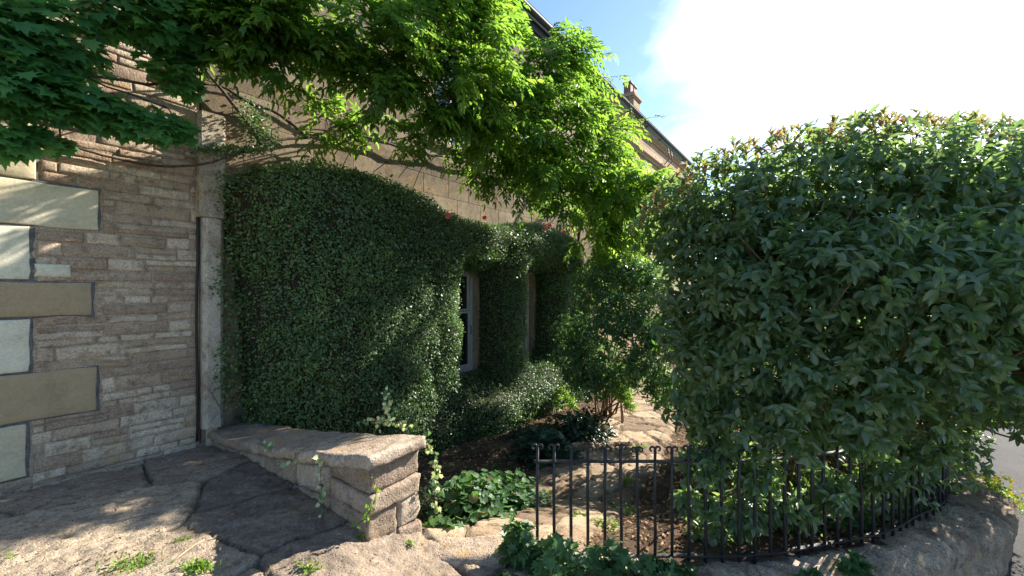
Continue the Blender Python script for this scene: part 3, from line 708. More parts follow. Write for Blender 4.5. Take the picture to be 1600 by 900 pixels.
# ------------------------------------------------------------------ window ivy (a thick clipped mat with two openings)
def ivy_depth(t, z):
    wob = .10*fbm(v3(t*1.6, z*1.6), 3, 4)
    left = t-(1.42+.10*ss(2.0, 0.3, z)-.12*ss(1.6, 2.6, z)+wob)
    top = np.interp(t, [1.2, 1.6, 2.2, 3.0, 3.6, 4.3, 5.2, 6.2, 7.0, 7.9, 8.5], [2.48, 2.80, 2.94, 2.97, 2.88, 2.66, 2.60, 2.72, 2.85, 2.75, 2.2])-z+wob*.6
    right = 8.55-t+wob-.25*ss(2, 2.9, z)
    bot = z-np.interp(t, [1.3, 1.75, 1.8], [.05, .0, -1.3])
    d = np.minimum(np.minimum(left, top), np.minimum(right, bot))
    def hole(a, b, c, e, r=.18):
        cx, cz = (a+b)/2, (c+e)/2; qx = np.abs(t-cx)-(b-a)/2+r; qz = np.abs(z-cz)-(e-c)/2+r
        return np.hypot(np.maximum(qx, 0), np.maximum(qz, 0))+np.minimum(np.maximum(qx, qz), 0)-r
    fl = .42*ss(.75, -.35, z)
    h1 = hole(4.42, 5.36, -.05, 1.84); h2 = hole(6.12, 7.22, -.12, 1.90)+.35*fl
    d = np.minimum(d, np.minimum(h1, h2)+wob*.35)
    thick = (.62+.16*ss(4.6, 2.5, t)*ss(-.4, 1.5, z)+.42*ss(.05, -.45, z)*ss(4, 4.8, t)+.22*fbm(v3(t*1.3, z*1.3), 3, 14)+.05*fbm(v3(t*5, z*5), 2, 15))
    k = np.clip(d/.36, 0, 1); return np.where(d > 0, thick*np.sqrt(1-(1-k)**2), -.02), d
gt, gz = np.meshgrid(np.arange(1.1, 8.9, .04), np.arange(-1.1, 3.1, .04)); D, dd = ivy_depth(gt, gz)
def grid_tris(P, mask):
    ny, nx = mask.shape; idx = np.arange(nx*ny).reshape(ny, nx); q = np.stack([idx[:-1, :-1], idx[:-1, 1:], idx[1:, 1:], idx[1:, :-1]], -1).reshape(-1, 4)
    return q[mask.ravel()[q].any(axis=1)]
Pg = W(gt, D, gz).reshape(-1, 3); qs = grid_tris(Pg, dd > 0)
def sample(P, q, dens):
    tri = np.concatenate([q[:, [0, 1, 2]], q[:, [0, 2, 3]]]); a, b, c = P[tri[:, 0]], P[tri[:, 1]], P[tri[:, 2]]
    cr_ = np.cross(b-a, c-a); ar = np.linalg.norm(cr_, axis=1)/2; n = int(ar.sum()*dens); k = rng.choice(len(tri), n, p=ar/ar.sum())
    u, v = rng.random(n), rng.random(n); f = u+v > 1; u[f] = 1-u[f]; v[f] = 1-v[f]
    return a[k]+(b-a)[k]*u[:, None]+(c-a)[k]*v[:, None], unit(cr_[k])
iv_loc = W(4.8, .3, -.85)
ivy = thing('window_climber', 'thick clipped mat of small dark leaves on the house, framing the two ground floor windows', 'climbing plant', iv_loc)
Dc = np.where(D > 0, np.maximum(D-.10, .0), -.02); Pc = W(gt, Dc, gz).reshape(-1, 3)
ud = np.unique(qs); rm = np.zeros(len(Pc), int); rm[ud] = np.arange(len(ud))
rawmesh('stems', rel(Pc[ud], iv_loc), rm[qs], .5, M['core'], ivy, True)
Pp, Nn = sample(Pg, qs, 5200)
Nn = np.where((Nn @ np.array([.8, -.6, .0]))[:, None] < -.2, -Nn, Nn)
keep = (Nn[:, 0]*.8-Nn[:, 1]*.6 > -.3) & (rng.random(len(Pp)) < .55+1.8*np.clip(fbm(Pp*3.2, 3, 91)+.22, 0, .4)); Pp, Nn = Pp[keep], Nn[keep]
lumps = fbm(Pp*4.5, 3, 21); n = len(Pp)
Pp = Pp+Nn*(rng.uniform(-.09, .035, n)+.08*lumps)[:, None]
far_ = rng.random(n) < .02; Pp[far_] += Nn[far_]*rng.uniform(.02, .07, far_.sum())[:, None]
ax = unit(rdir(n)*.9+Nn*.35+np.array([0, 0, -.55])); nn = unit(Nn*1.0+rdir(n)*.75+np.array([0, 0, .35]))
lv = Leaves(); tin = np.clip(.42+.22*rng.normal(size=n)+.30*ss(3.6, 1.6, TO(Pp[:, 0], Pp[:, 1])[0])*1.0+.35*fbm(Pp*1.8, 3, 77), 0, 1); lv.add(rel(Pp, iv_loc), ax, nn, rng.uniform(.022, .040, n), rng.uniform(.015, .027, n), T_SMALL, tin)
k_ = rng.choice(n, 5200); lv.add(rel(Pp[k_]+Nn[k_]*rng.uniform(0, .05, 5200)[:, None], iv_loc), ax[k_], nn[k_], rng.uniform(.035, .055, 5200), rng.uniform(.024, .036, 5200), T_OVATE)
te = rng.uniform(4.3, 7.4, 9000); ze = rng.uniform(-.2, 2.0, 9000); De, de = ivy_depth(te, ze); k_ = (de > -.07) & (de < .03); te, ze = te[k_], ze[k_]; m_ = len(te); lv.add(rel(W(te, rng.uniform(.0, .42, m_), ze), iv_loc), rdir(m_)+np.array([0, 0, -.6]), rdir(m_)+np.array([-.3, -.8, .3]), .04, .027, T_SMALL)
# wispy fringe on the left edge
tf_ = rng.uniform(-.02, .16, 1300); zf_ = rng.uniform(.3, 2.7, 1300); Pf = W(1.42-tf_*1.2+.06*np.sin(zf_*7), rng.uniform(.02, .3, 1300), zf_)
lv.add(rel(Pf, iv_loc), rdir(1300)+np.array([-.5, -.3, -.2]), rdir(1300)+np.array([.8, -.6, .5]), .036, .024, T_SMALL)
lv.build('foliage', M['ivy'], ivy)
k_ = rng.choice(n, 420); dl = Leaves(); dl.add(rel(Pp[k_]+Nn[k_]*.02, iv_loc), ax[k_], nn[k_], rng.uniform(.025, .045, 420), rng.uniform(.014, .026, 420), T_OVATE); dl.build('dead_leaves', M['litter'], ivy)
rl_ = Leaves()
for i in range(70):
    j = rng.integers(n); 
    if Pp[j][2] < .2: continue
    a_ = Pp[j]; dr = unit(Nn[j]*.8+rng.normal(size=3)*.6+np.array([0, 0, .25])); L_ = rng.uniform(.06, .17); P = np.array([a_-dr*.05, a_+dr*L_*.5, a_+dr*L_+np.array([0, 0, -.25*L_])]); rn_ = MB(); rn_.tube(rel(P, iv_loc), .0018, 3); rn_.build('runner', M['twig'], ivy)
    O = P[1]+(P[2]-P[1])*rng.random((7, 1)); rl_.add(rel(O, iv_loc), rdir(7)+dr, rdir(7)+np.array([0, 0, .7]), .034, .022, T_OVATE, rng.uniform(.6, 1, 7))
rl_.build('runner_leaves', M['ivy'], ivy)
for (px, py, o) in ((757, 340, .72), (853, 356, .72), (859, 352, .74), (881, 362, .70), (700, 338, .8)):
    fl = Leaves(); c = pf(px, py, o); k = 7; a = np.arange(k)*2*math.pi/k
    A = np.stack([np.cos(a), np.sin(a)*.3, np.sin(a)], -1); fl.add(np.repeat(rel(c, iv_loc)[None], k, 0), A, np.tile([.5, -.8, .3], (k, 1))+A*.4, .045, .035, T_LANCE); fl.build('flower', M['pink'], ivy)
for (px, py, o, s_) in ((885, 562, .3, .09), (881, 572, .3, .08), (858, 478, .15, .08), (866, 486, .2, .07), (825, 447, .05, .08), (820, 440, .05, .08), (872, 500, .25, .07), (988, 455, 2.2, .07)):
    ru = Leaves(); c = pf(px, py, o); k = 4; A = rdir(k)+np.array([0, 0, -.7]); ru.add(np.repeat(rel(c, iv_loc)[None], k, 0)+rng.normal(size=(k, 3))*.02, A, rdir(k)+np.array([.3, -1, .3]), s_, s_*.55, T_OVATE); ru.build('autumn_leaf', M['rust'], ivy)

# ------------------------------------------------------------------ wisteria
WB = [(330,10,.9,70),(400,45,1.0,62),(345,62,.8,50),(440,15,1.2,75),(490,45,1.2,60),(545,25,1.3,75),(462,92,1.0,40),(545,105,1.2,50),(415,105,.8,34),
      (600,70,1.7,70),(595,135,1.5,52),(650,30,1.7,85),(700,90,1.9,75),(655,165,1.5,48),(745,50,2.0,70),(742,140,1.9,66),(700,205,1.4,40),(770,20,1.9,45),
      (815,85,2.0,48),(800,165,1.9,62),(765,225,1.6,46),(870,105,2.1,46),(862,180,2.1,60),(908,120,2.2,30),(912,190,2.3,42),(850,250,2.0,50),(915,255,2.2,55),
      (958,225,2.4,36),(965,285,2.4,45),(1005,292,2.5,30),(820,275,1.4,30),(895,298,2.0,44),(955,335,2.1,42),(905,70,2.2,20),(1030,285,2.5,18),(640,215,.8,24),(520,196,.5,26),(560,203,.5,20),
      (975,335,2.2,42),(935,385,1.9,34),(960,380,1.3,45),(990,360,1.3,45),(940,340,.9,34),(945,415,.5,28),(960,430,.6,40),(990,420,.8,40),(760,250,1.0,40),(800,260,1.2,44),(840,280,1.0,36),(880,272,1.3,40),(720,215,.9,34),(820,210,1.4,50),(780,190,1.3,50),(1020,380,1.0,40),(945,300,.9,40),(1010,330,1.6,36),(985,300,2.8,34),(1000,285,2.95,26),(955,300,2.5,36)]  # last clumps added further off the wall to cast shade on the terrace
wl = W(7.6, .5, -.85)
wis = thing('wisteria', 'lush bright green wisteria billowing off the upper house wall to the eaves', 'climbing plant', wl)
def compound(lv, O, R, N, Lr, leaf, wid, pairs=5, tint=None, droop=.28):
    n = len(O); R = unit(R); Sd = unit(np.cross(R, N)); Nn = np.cross(Sd, R); tint = rng.random(n) if tint is None else tint
    for j in range(pairs):
        f = .22+.75*j/(pairs-1); pos = O+R*(Lr*f)[:, None]+np.array([0, 0, -1.])*(Lr*droop*f*f)[:, None]
        sz = leaf*(1-.30*abs(f-.55)/.45)
        for sg in (-1, 1):
            A = R*(.45+.3*f)+Sd*sg*.85+np.array([0, 0, -.28])+rdir(n)*.22
            lv.add(pos, A, Nn+rdir(n)*.35, sz*rng.uniform(.8, 1.15, n), wid*sz/leaf, T_LANCE, np.clip(tint+rng.normal(size=n)*.06, 0, 1))
    pos = O+R*Lr[:, None]+np.array([0, 0, -1.])*(Lr*droop)[:, None]
    lv.add(pos, R+np.array([0, 0, -.5]), Nn+rdir(n)*.3, leaf*1.1, wid, T_LANCE, tint)
lv = Leaves(); stm = MB()
def fstem(p): 
    t, o = TO(p[0], p[1]); return t, o
for bi, (px, py, o, rp) in enumerate(WB):
    c = pf(px, py, o); s = c[1]; r = rp*s/640; n = int(190*(r/.5)**2*(1.0 if r > .3 else 1.5))+10; n = min(n, 420)
    nc = max(3, n//8); dc = rdir(nc); dc[:, 2] = np.abs(dc[:, 2])*np.where(rng.random(nc) < .62, 1, -1)
    cc = c+dc*(r*rng.random(nc)**.40*(1+.3*vnoise(dc*2.2+bi*5, 3)))[:, None]
    k = rng.integers(0, nc, n); d = unit(dc[k]*.7+rdir(n)*.9); O = cc[k]+rng.normal(size=(n, 3))*.035
    R = d*np.array([1, 1, .55])*.9+np.array([.30, -.50, -.25])+rdir(n)*.15
    N = unit(d*.35+np.array([.2, -.25, 1.0])+rdir(n)*.3)
    tn = np.clip(.42+.25*rng.normal(size=n)+.14*vnoise(c[None]*1.3, 4)+(.28 if px > 930 else 0)*(rng.random(n) < .5), 0, .97)
    tn[rng.random(n) < .012] = 1
    compound(lv, rel(O, wl), R, N, rng.uniform(.17, .27, n), .105, .042, 4, tn)
# loose sprays against the sky
for (a, b, o, k) in (((905, 75), (925, 52), 2.2, 8), ((890, 60), (918, 50), 2.2, 6), ((930, 88), (958, 82), 2.3, 6), ((955, 120), (980, 117), 2.4, 6), ((975, 190), (1045, 180), 2.5, 7), ((985, 165), (992, 215), 2.4, 7), ((1010, 270), (1045, 285), 2.5, 8), ((880, 55), (900, 42), 2.1, 4)):
    A_, B_ = pf(*a, o), pf(*b, o); f = np.linspace(0, 1, k)[:, None]; O = A_+(B_-A_)*f; R = (B_-A_)[None]*1.5/np.linalg.norm(B_-A_)+rdir(k)*.9+np.array([0, 0, -.25])
    compound(lv, rel(O, wl), R, np.tile([0, -.4, 1.], (k, 1))+rdir(k)*.3, rng.uniform(.12, .2, k), .07, .026, 4, np.full(k, .8))
    stm.tube(rel(np.concatenate([[A_-(B_-A_)*.5], O]), wl), .004, 4)
lv.build('foliage', M['wisteria'], wis)
def px_tube(mb, pts, r, loc, n=7, jit=.012):
    P = resample([pf(a, b, o) for a, b, o in pts], .09); P = P+np.stack([fbm(P*3, 3, k) for k in (1, 2, 3)], -1)*jit*3
    k = np.linspace(0, 1, len(P)); rr = r[0]+(r[1]-r[0])*k; mb.tube(rel(P, loc), rr*(1+.15*fbm(P*6, 2, 7)), n, wob=.15)
px_tube(stm, [(905, 640, .2), (895, 560, .15), (900, 470, .15), (905, 380, .3), (900, 300, .5), (860, 285, .2), (790, 268, .1), (720, 250, .1), (650, 238, .1), (600, 222, .1), (560, 212, .1), (500, 213, .09), (440, 218, .1), (405, 226, .12), (370, 240, .2), (330, 256, .3), (280, 262, .15), (215, 256, .06), (140, 238, .06), (60, 215, .06)], (.045, .010), wl)
px_tube(stm, [(480, 213, .1), (430, 175, .1), (385, 160, .1), (345, 136, .08), (310, 130, .1)], (.022, .014), wl)
px_tube(stm, [(575, 212, .1), (520, 190, .1), (470, 150, .12), (420, 122, .15), (375, 95, .3)], (.014, .008), wl)
px_tube(stm, [(410, 226, .12), (390, 195, .1), (360, 160, .1), (320, 110, .2), (290, 60, .4)], (.02, .012), wl)
px_tube(stm, [(700, 245, .1), (672, 215, .12), (645, 180, .3), (600, 150, .8)], (.014, .008), wl)
px_tube(stm, [(571, 205, .1), (560, 185, .12), (545, 170, .2)], (.007, .004), wl); px_tube(stm, [(512, 196, .1), (505, 165, .1)], (.006, .004), wl)
for i in range(7):
    px, py, o, rp = WB[rng.integers(len(WB)-8)]; c = pf(px+rng.normal()*15, py+rng.normal()*15, o); t, oo = TO(c[0], c[1])
    f = W(t-.2*rng.random(), .06, max(c[2]-rng.uniform(.3, .8), 3.0)); mid = (f+c)/2+rng.normal(size=3)*.08+np.array([0, 0, .12])
    stm.tube(rel(resample([f, mid, c], .12), wl), .006, 5, wob=.2)
stm.build('stem', M['vinebark'], wis, True)

# ---- lobed vine on the left
vl = W(.9, .3, 2.5)
vine = thing('creeper', 'dark creeper with lobed hanging leaves over the rubble wall, top left', 'climbing plant', vl)
VB = [(-40,120,.6,70),(20,130,.6,60),(80,150,.6,55),(60,90,.5,50),(140,165,.62,46),(190,180,.62,42),(240,195,.65,36),(278,200,.62,26),(0,215,.5,36),(45,215,.45,32),(-30,40,.6,80),(60,30,.6,70),(150,20,.6,50),(220,40,.6,44),(270,100,.6,42),(240,20,.8,60),(300,60,.7,45),(120,95,.45,35),(285,135,.5,25),(95,225,.3,16),(330,-20,.9,60)]
lv = Leaves(); stm = MB()
for bi, (px, py, o, rp) in enumerate(VB):
    c = pf(px, py, o); r = rp*c[1]/640; n = int(300*(r/.3)**2)+12; n = min(n, 380)
    d = rdir(n); O = c+d*(r*rng.random(n)**.5)[:, None]*np.array([1, 1, .75])
    R = np.array([.35, -.35, -.6])+d*.45+rdir(n)*.55; N = unit(np.array([.55, -.7, .7])+d*.5+rdir(n)*.55)
    lv.add(rel(O, vl), R, N, rng.uniform(.06, .115, n), rng.uniform(.08, .125, n), T_LOBED, np.clip(.5+.25*rng.normal(size=n), 0, 1))
lv.build('foliage', M['vine'], vine)
px_tube(stm, [(300, 110, .3), (240, 130, .4), (150, 120, .5), (60, 100, .5), (-40, 80, .5)], (.014, .008), vl)
px_tube(stm, [(260, 170, .5), (200, 150, .5), (120, 110, .5), (60, 60, .4)], (.008, .006), vl)
for i in range(16):
    px, py, o, rp = VB[rng.integers(len(VB))]; c = pf(px, py, o); t, oo = TO(c[0], c[1]); f = W(t, .03, c[2]+.3); stm.tube(rel(resample([f, (f+c)/2+[0, 0, .1], c], .1), vl), .006, 5)
stm.build('stem', M['vinebark'], vine, True)
# moss clump in the corner above the pilaster
mo = W(1.6, .05, 2.6); mt = thing('climber_tuft', 'sparse tuft of tiny leaves on the stone ledge above the pilaster', 'climbing plant', mo)
n = 1500; f = rng.random(n); pa, pb = pf(385, 165, .08), pf(420, 232, .18); pc_, pe = pf(300, 234, .2), pf(410, 234, .2)
sel = rng.random(n) < .6; O = np.where(sel[:, None], pa+(pb-pa)*f[:, None]+rng.normal(size=(n, 3))*.075, pc_+(pe-pc_)*f[:, None]+rng.normal(size=(n, 3))*.028)
lv = Leaves(); lv.add(rel(O, mo), rdir(n), rdir(n)+np.array([.5, -.4, .5]), .03, .02, T_SMALL); lv.build('foliage', M['ivy'], mt)

# ------------------------------------------------------------------ big shrub behind the railing
def whorls(lv, C, Dn, leaf, wid, k=6, tmpl=T_OVATE, spread=.75, down=.45, tint=None, loc=(0, 0, 0)):
    n = len(C); Dn = unit(Dn); up = np.where(np.abs(Dn[:, 2:3]) > .9, np.array([[1., 0, 0]]), np.array([[0, 0, 1.]])); e1 = unit(np.cross(Dn, up)); e2 = np.cross(Dn, e1); ph = rng.random(n)*6.28
    tn = rng.random(n) if tint is None else tint
    for j in range(k):
        a = ph+j*2*math.pi/k+rng.normal(size=n)*.25; rad_ = e1*np.cos(a)[:, None]+e2*np.sin(a)[:, None]
        A = unit(rdir(n)*.35+Dn*rng.uniform(.15, .75, n)[:, None]+rad_*spread+np.array([0, 0, -down])*rng.uniform(.5, 1.4, n)[:, None])
        N = unit(Dn*.8+np.array([0, 0, .6])-rad_*.2+rdir(n)*.25)
        off = Dn*(rng.uniform(-.05, .02, n))[:, None]
        lv.add(C+off-np.asarray(loc), A, N, leaf*rng.uniform(.7, 1.2, n), wid*rng.uniform(.75, 1.1, n), tmpl, np.clip(tn*.7+rng.random(n)*.3, 0, 1))
SB = [(1082,350,3.5,80),(1050,345,3.7,55),(1150,330,3.3,95),(1240,315,3.1,110),(1350,300,3.0,112),(1460,295,2.9,110),(1560,305,2.9,105),(1680,320,2.9,120),(1105,440,3.2,85),(1190,450,2.85,110),(1310,450,2.6,120),
      (1430,450,2.45,125),(1550,450,2.4,125),(1670,470,2.4,130),(1120,550,3.0,70),(1210,570,2.75,90),(1320,590,2.6,92),(1430,580,2.5,90),(1540,570,2.55,88),(1640,580,2.6,90),(1090,640,2.95,42),(1150,660,2.85,55),(1100,720,2.88,34),
      (1245,670,2.75,50),(1350,665,2.7,45),(1185,735,2.9,30),(1075,510,3.3,55),(1300,330,3.7,120),(1450,340,3.7,120),(1600,380,3.4,120),(1200,400,3.6,100),(1075,780,2.9,16),(1110,790,2.86,18),(1180,780,3.4,45),(1250,760,3.4,55),(1330,750,3.5,55),(1410,730,3.6,55),(1470,700,3.9,50),(1230,830,3.3,30),(1320,810,3.4,35),(1400,780,3.6,35),(1460,760,3.9,30),(1130,820,3.2,25),(1490,615,3.3,55),(1590,620,2.9,52),(1540,560,4.2,110),(1430,640,4.6,50),(1420,660,5.2,50),(1150,700,4.3,60),(1220,690,4.5,60),(1290,680,4.6,60),(1370,680,4.6,60),(1440,670,4.8,60),(1250,740,4.6,40),(1350,735,4.7,40),(1180,600,5.2,90),(1300,600,5.4,100),(1420,590,5.4,100),(1380,660,5.0,80),(1110,830,3.05,26),(1160,800,2.95,30),(1230,790,2.95,32),(1300,760,2.95,32),(1260,850,3.2,30),(1380,730,3.0,34),(1440,690,3.15,40),(1640,640,3.2,70),(1730,600,3.3,110),(1780,450,3.2,120)]  # rear and far-right blobs added to keep sun off the railing and plinth
sl_ = (2.3, 3.35, -.65)
shrub = thing('large_shrub', 'big rounded shrub with broad drooping leaves growing over the railing at right', 'shrub', sl_)
lv = Leaves(); stm = MB(); allc = []
for bi, (px, py, Y, rp) in enumerate(SB):
    c = pd(px, py, Y); r = rp*Y/640; n = int(330*(r/.5)**2*min(max(.3/r, 1), 2.4))+8
    d = rdir(n); dep = rng.random(n)**.33; rr = r*dep*(1+.30*vnoise(d*3.1+bi*3.3, 5)); C = c+d*rr[:, None]*np.array([1.05, .95, 1.0])
    k = C[:, 1] > 1.9; C, d = C[k], d[k]
    whorls(lv, C, d+np.array([0, -.15, .2])+rdir(len(C))*.75, .080, .037, 5, loc=sl_)
    allc += [c+d[i]*r*.8 for i in range(0, len(d), 14)]
# young upright tips on the top outline
prof = [(985,335),(1040,285),(1080,262),(1130,232),(1200,212),(1260,196),(1330,185),(1400,180),(1470,180),(1530,184),(1590,195),(1650,210)]
tipn = 260; qx = rng.uniform(985, 1650, tipn); qy = np.interp(qx, [a for a, b in prof], [b for a, b in prof])+rng.uniform(-2, 38, tipn); TY = rng.uniform(2.9, 3.5, tipn)
C = np.stack([pd(a, b, y) for a, b, y in zip(qx, qy, TY)]); Dn = np.array([0, 0, 1.])+rdir(tipn)*.5
yl = Leaves()
whorls(yl, C, Dn, .066, .024, 6, T_LANCE, .45, -.35, np.clip(.6+.35*rng.normal(size=tipn), 0, 1), sl_)
yl.build('young_leaves', M['young'], shrub)
lv.build('foliage', M['shrub'], shrub)
for i in range(17):
    bx = rng.uniform(1.6, 3.5); by = rng.uniform(3.05, 3.7) if bx < 2.6 else rng.uniform(3.6, 4.1); b0 = np.array([bx, by, float(zs(np.array(bx), np.array(by)))-.03])
    tgt = allc[rng.integers(len(allc))]; top = np.array([bx*.6+tgt[0]*.4, by*.6+tgt[1]*.4, rng.uniform(.5, 1.2)])
    P = resample([b0, (b0+top)/2+rng.normal(size=3)*.07, top, (top+tgt)/2+rng.normal(size=3)*.1, tgt], .12); stm.tube(rel(P, sl_), np.linspace(rng.uniform(.012, .022), .005, len(P)), 6, wob=.15)
for i, t_ in enumerate(allc):
    if i % 2: continue
    a = np.array(t_); b = a*.55+np.array([2.4, 3.5, .6])*.45; P = resample([b, (a+b)/2+rng.normal(size=3)*.08, a], .1); stm.tube(rel(P, sl_), np.linspace(.009, .003, len(P)), 4)
stm.build('stem', M['twig'], shrub, True)

# ------------------------------------------------------------------ other bushes
def bush(label, base, blobs, mat, leaf, wid, dens, k=5, tmpl=T_LANCE, stems=9, tint=None, down=.35, name='garden_bush', group=None):
    th = thing(name, label, 'bush', base, group=group); lv = Leaves(); st = MB(); base = np.asarray(base, float); tips = []
    for bi, (c, r) in enumerate(blobs):
        c = np.asarray(c, float); n = int(dens*r*r)+6; d = rdir(n); C = c+d*(r*rng.random(n)**.45*(1+.25*vnoise(d*2.3+bi, 3)))[:, None]
        whorls(lv, C, d+np.array([0, 0, .3])+rdir(n)*.4, leaf, wid, k, tmpl, .7, down, tint(n) if tint else None, base); tips.append(c)
    lv.build('foliage', mat, th)
    for i in range(stems):
        c = tips[i % len(tips)]+rng.normal(size=3)*.12; b = base+np.array([rng.normal()*.09, rng.normal()*.09, -.03]); P = resample([b, b*.6+c*.4+rng.normal(size=3)*.05+np.array([0, 0, .1]), c], .1)
        st.tube(rel(P, base), np.linspace(.016, .005, len(P)), 5, wob=.15)
    if stems: st.build('stem', M['twig'], th, True)
    return th
bb = [(pd(px, py, Y), r*Y/640) for px, py, Y, r in ((925,440,6.9,36),(975,425,6.7,34),(1015,440,6.6,38),(950,490,6.6,50),(1000,500,6.4,46),(905,520,7.0,38),(935,560,6.8,42),(1000,570,6.2,42),(1035,520,6.3,34),(900,590,7.1,24),(1035,610,6.0,30),(930,600,6.8,30),(965,590,6.7,30),(900,560,6.9,34))]
bush('leafy garden bush with several bare stems between ivy-framed windows and the big shrub', (1.6, 7.0, -.72), bb, M['bush2'], .085, .032, 1500, 6, T_LANCE, 16)
bb = [(pd(px, py, Y), r*Y/640) for px, py, Y, r in ((1075,600,5.2,50),(1120,560,5.4,60),(1080,530,5.5,50),(1130,650,5.0,50),(1180,600,5.3,60))]
bush('yellowish green bush glimpsed behind the left side of the big shrub', (2.6, 5.3, -.72), bb, M['bush'], .075, .034, 700, 5, T_OVATE, 8, lambda n: rng.uniform(.5, 1, n))
bb = [(pd(px, py, Y), r*Y/640) for px, py, Y, r in ((975,618,6.4,12),(985,632,6.3,10),(965,605,6.5,12))]
bush('small sunlit yellow-green sprig at the foot of the leafy bush beside the path', (1.75, 6.6, -.72), bb, M['grass'], .08, .022, 1500, 6, T_LANCE, 3, name='garden_sprig')
bb = [(pd(px, py, Y), r*Y/640) for px, py, Y, r in ((880,612,7.6,12),(893,630,7.2,12),(872,628,7.4,10))]
bush('little pale leafed bush at the right foot of the window climber', (.95, 7.4, -.78), bb, M['grass'], .06, .03, 1500, 5, T_OVATE, 3, name='garden_sprig')
# beyond the shrub: hedge and trees across the street
def far_tree(label, x, y, h, r, group=None):
    th = thing('tree', label, 'tree', (x, y, -1.15), group=group); lv = Leaves(); st = MB(); base = np.array([x, y, -1.15])
    for i in range(16):
        c = np.array([0, 0, h*.62])+rng.normal(size=3)*np.array([r*.45, r*.45, h*.14]); n = 420; d = rdir(n); C = c+d*(r*.42*rng.random(n)**.5)[:, None]
        whorls(lv, C, d+np.array([0, 0, .3]), .17, .10, 4, T_OVATE, .7, .2)
    lv.build('crown', M['bush'], th)
    st.tube([(0, 0, -.1), (.05, 0, h*.25), (0, .08, h*.6)], [.22, .16, .07], 9, wob=.1)
    for i in range(6): a = i*1.05; st.tube([(0, 0, h*(.28+.04*i)), (math.cos(a)*r*.3, math.sin(a)*r*.3, h*.5), (math.cos(a)*r*.6, math.sin(a)*r*.6, h*.68)], [.08, .05, .02], 6)
    st.build('trunk', M['twig'], th, True)
far_tree('round green tree beyond the big shrub, further left of the two across the street', 12.5, 14.5, 4.2, 1.9)
far_tree('round green tree beyond the big shrub, further right of the two across the street', 19, 15, 4.6, 2.1)
mb = MB(); z = 0
fw = thing('boundary_wall', 'long low stone wall across the street beyond the shrub', 'wall', (17, 18, -1.15), -.25)
zz = 0
while zz < 1.5:
    x = -12.
    while x < 14:
        w = rng.uniform(.3, .7); stone(mb, x+.01, x+w-.01, zz+.01, zz+.19, -.02, .15, .008, .02, .4, rng.random(), 0, int(rng.integers(999))); x += w
    zz += .2
mb.build('stonework', M['rubble'], fw, True); q = MB(); q.box(-12, 14, .0, .3, 0, 1.49); q.build('mortar', M['mortar'], fw); q = MB(); q.box(-12, 14.02, -.06, .36, 1.51, 1.6); q.build('coping', M['wallstone'], fw)

# ------------------------------------------------------------------ low plants
def mound(name, label, cat, c, R, h, mat, n, leaf, tmpl, wid=1.0, tint=None, stems=True, group=None, flat=.0):
    c = np.asarray(c, float); th = thing(name, label, cat, c, group=group); lv = Leaves()
    d = rdir(n); d[:, 2] = np.abs(d[:, 2]); f = rng.random(n)**.4
    bump = 1+.25*vnoise(d*2.5+c, 3); P = d*np.array([R[0], R[1], h])*(f*bump)[:, None]
    A = unit(d*np.array([1, 1, .2])+rdir(n)*.5+np.array([0, -.1, -.25])); N = unit(d*.6+np.array([0, 0, 1.])+rdir(n)*.28)
    sz = leaf*rng.uniform(.6, 1.2, n); lv.add(P-A*sz[:, None]*.5, A, N, sz, sz*wid, tmpl, tint(n) if tint else None)
    lv.build('foliage', mat, th)
    if stems:
        st = MB()
        for i in range(0, n, 5): st.tube([(P[i][0]*.2, P[i][1]*.2, -.04), P[i]*np.array([.7, .7, .8]), P[i]], .003, 4)
        st.build('stem', M['twig'], th)
    return th
def gp(px, py, z): Y = 640*(EYE-z)/(py-450); return (px-800)/640*Y, Y
def onsoil(x, y): return (x, y, float(zs(np.array(x), np.array(y)))-.01)
mound('perennial', 'mound of round green leaves flushed with red behind the low wall end', 'plant', onsoil(-.38, 3.75), (.50, .46), .38, M['herb'], 760, .085, T_ROUND)
mound('perennial', 'dense mound of rounded leaves in the bed, right neighbour of the red flushed one', 'plant', onsoil(.0, 4.05), (.40, .40), .32, M['herb'], 520, .075, T_ROUND, tint=lambda n: rng.uniform(0, .85, n))
mound('perennial', 'small grey-green silvery leaved clump against the low wall end', 'plant', onsoil(-.72, 3.62), (.16, .2), .36, M['dark_herb'], 500, .035, T_SMALL, .7, tint=lambda n: rng.uniform(.6, 1, n))
mound('perennial', 'bright lobed leaves low at the foot of the low wall end', 'plant', onsoil(-.52, 3.18), (.18, .13), .13, M['herbg'], 80, .10, T_LOBED)
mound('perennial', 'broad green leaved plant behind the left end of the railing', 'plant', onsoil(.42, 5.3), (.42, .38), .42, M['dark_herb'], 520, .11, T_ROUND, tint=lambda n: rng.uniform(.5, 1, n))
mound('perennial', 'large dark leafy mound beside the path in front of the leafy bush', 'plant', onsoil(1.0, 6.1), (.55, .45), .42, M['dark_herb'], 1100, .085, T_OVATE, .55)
mound('perennial', 'low dark plant in deep shade under the window climber', 'plant', onsoil(.2, 6.2), (.4, .3), .22, M['dark_herb'], 300, .08, T_OVATE, .5)
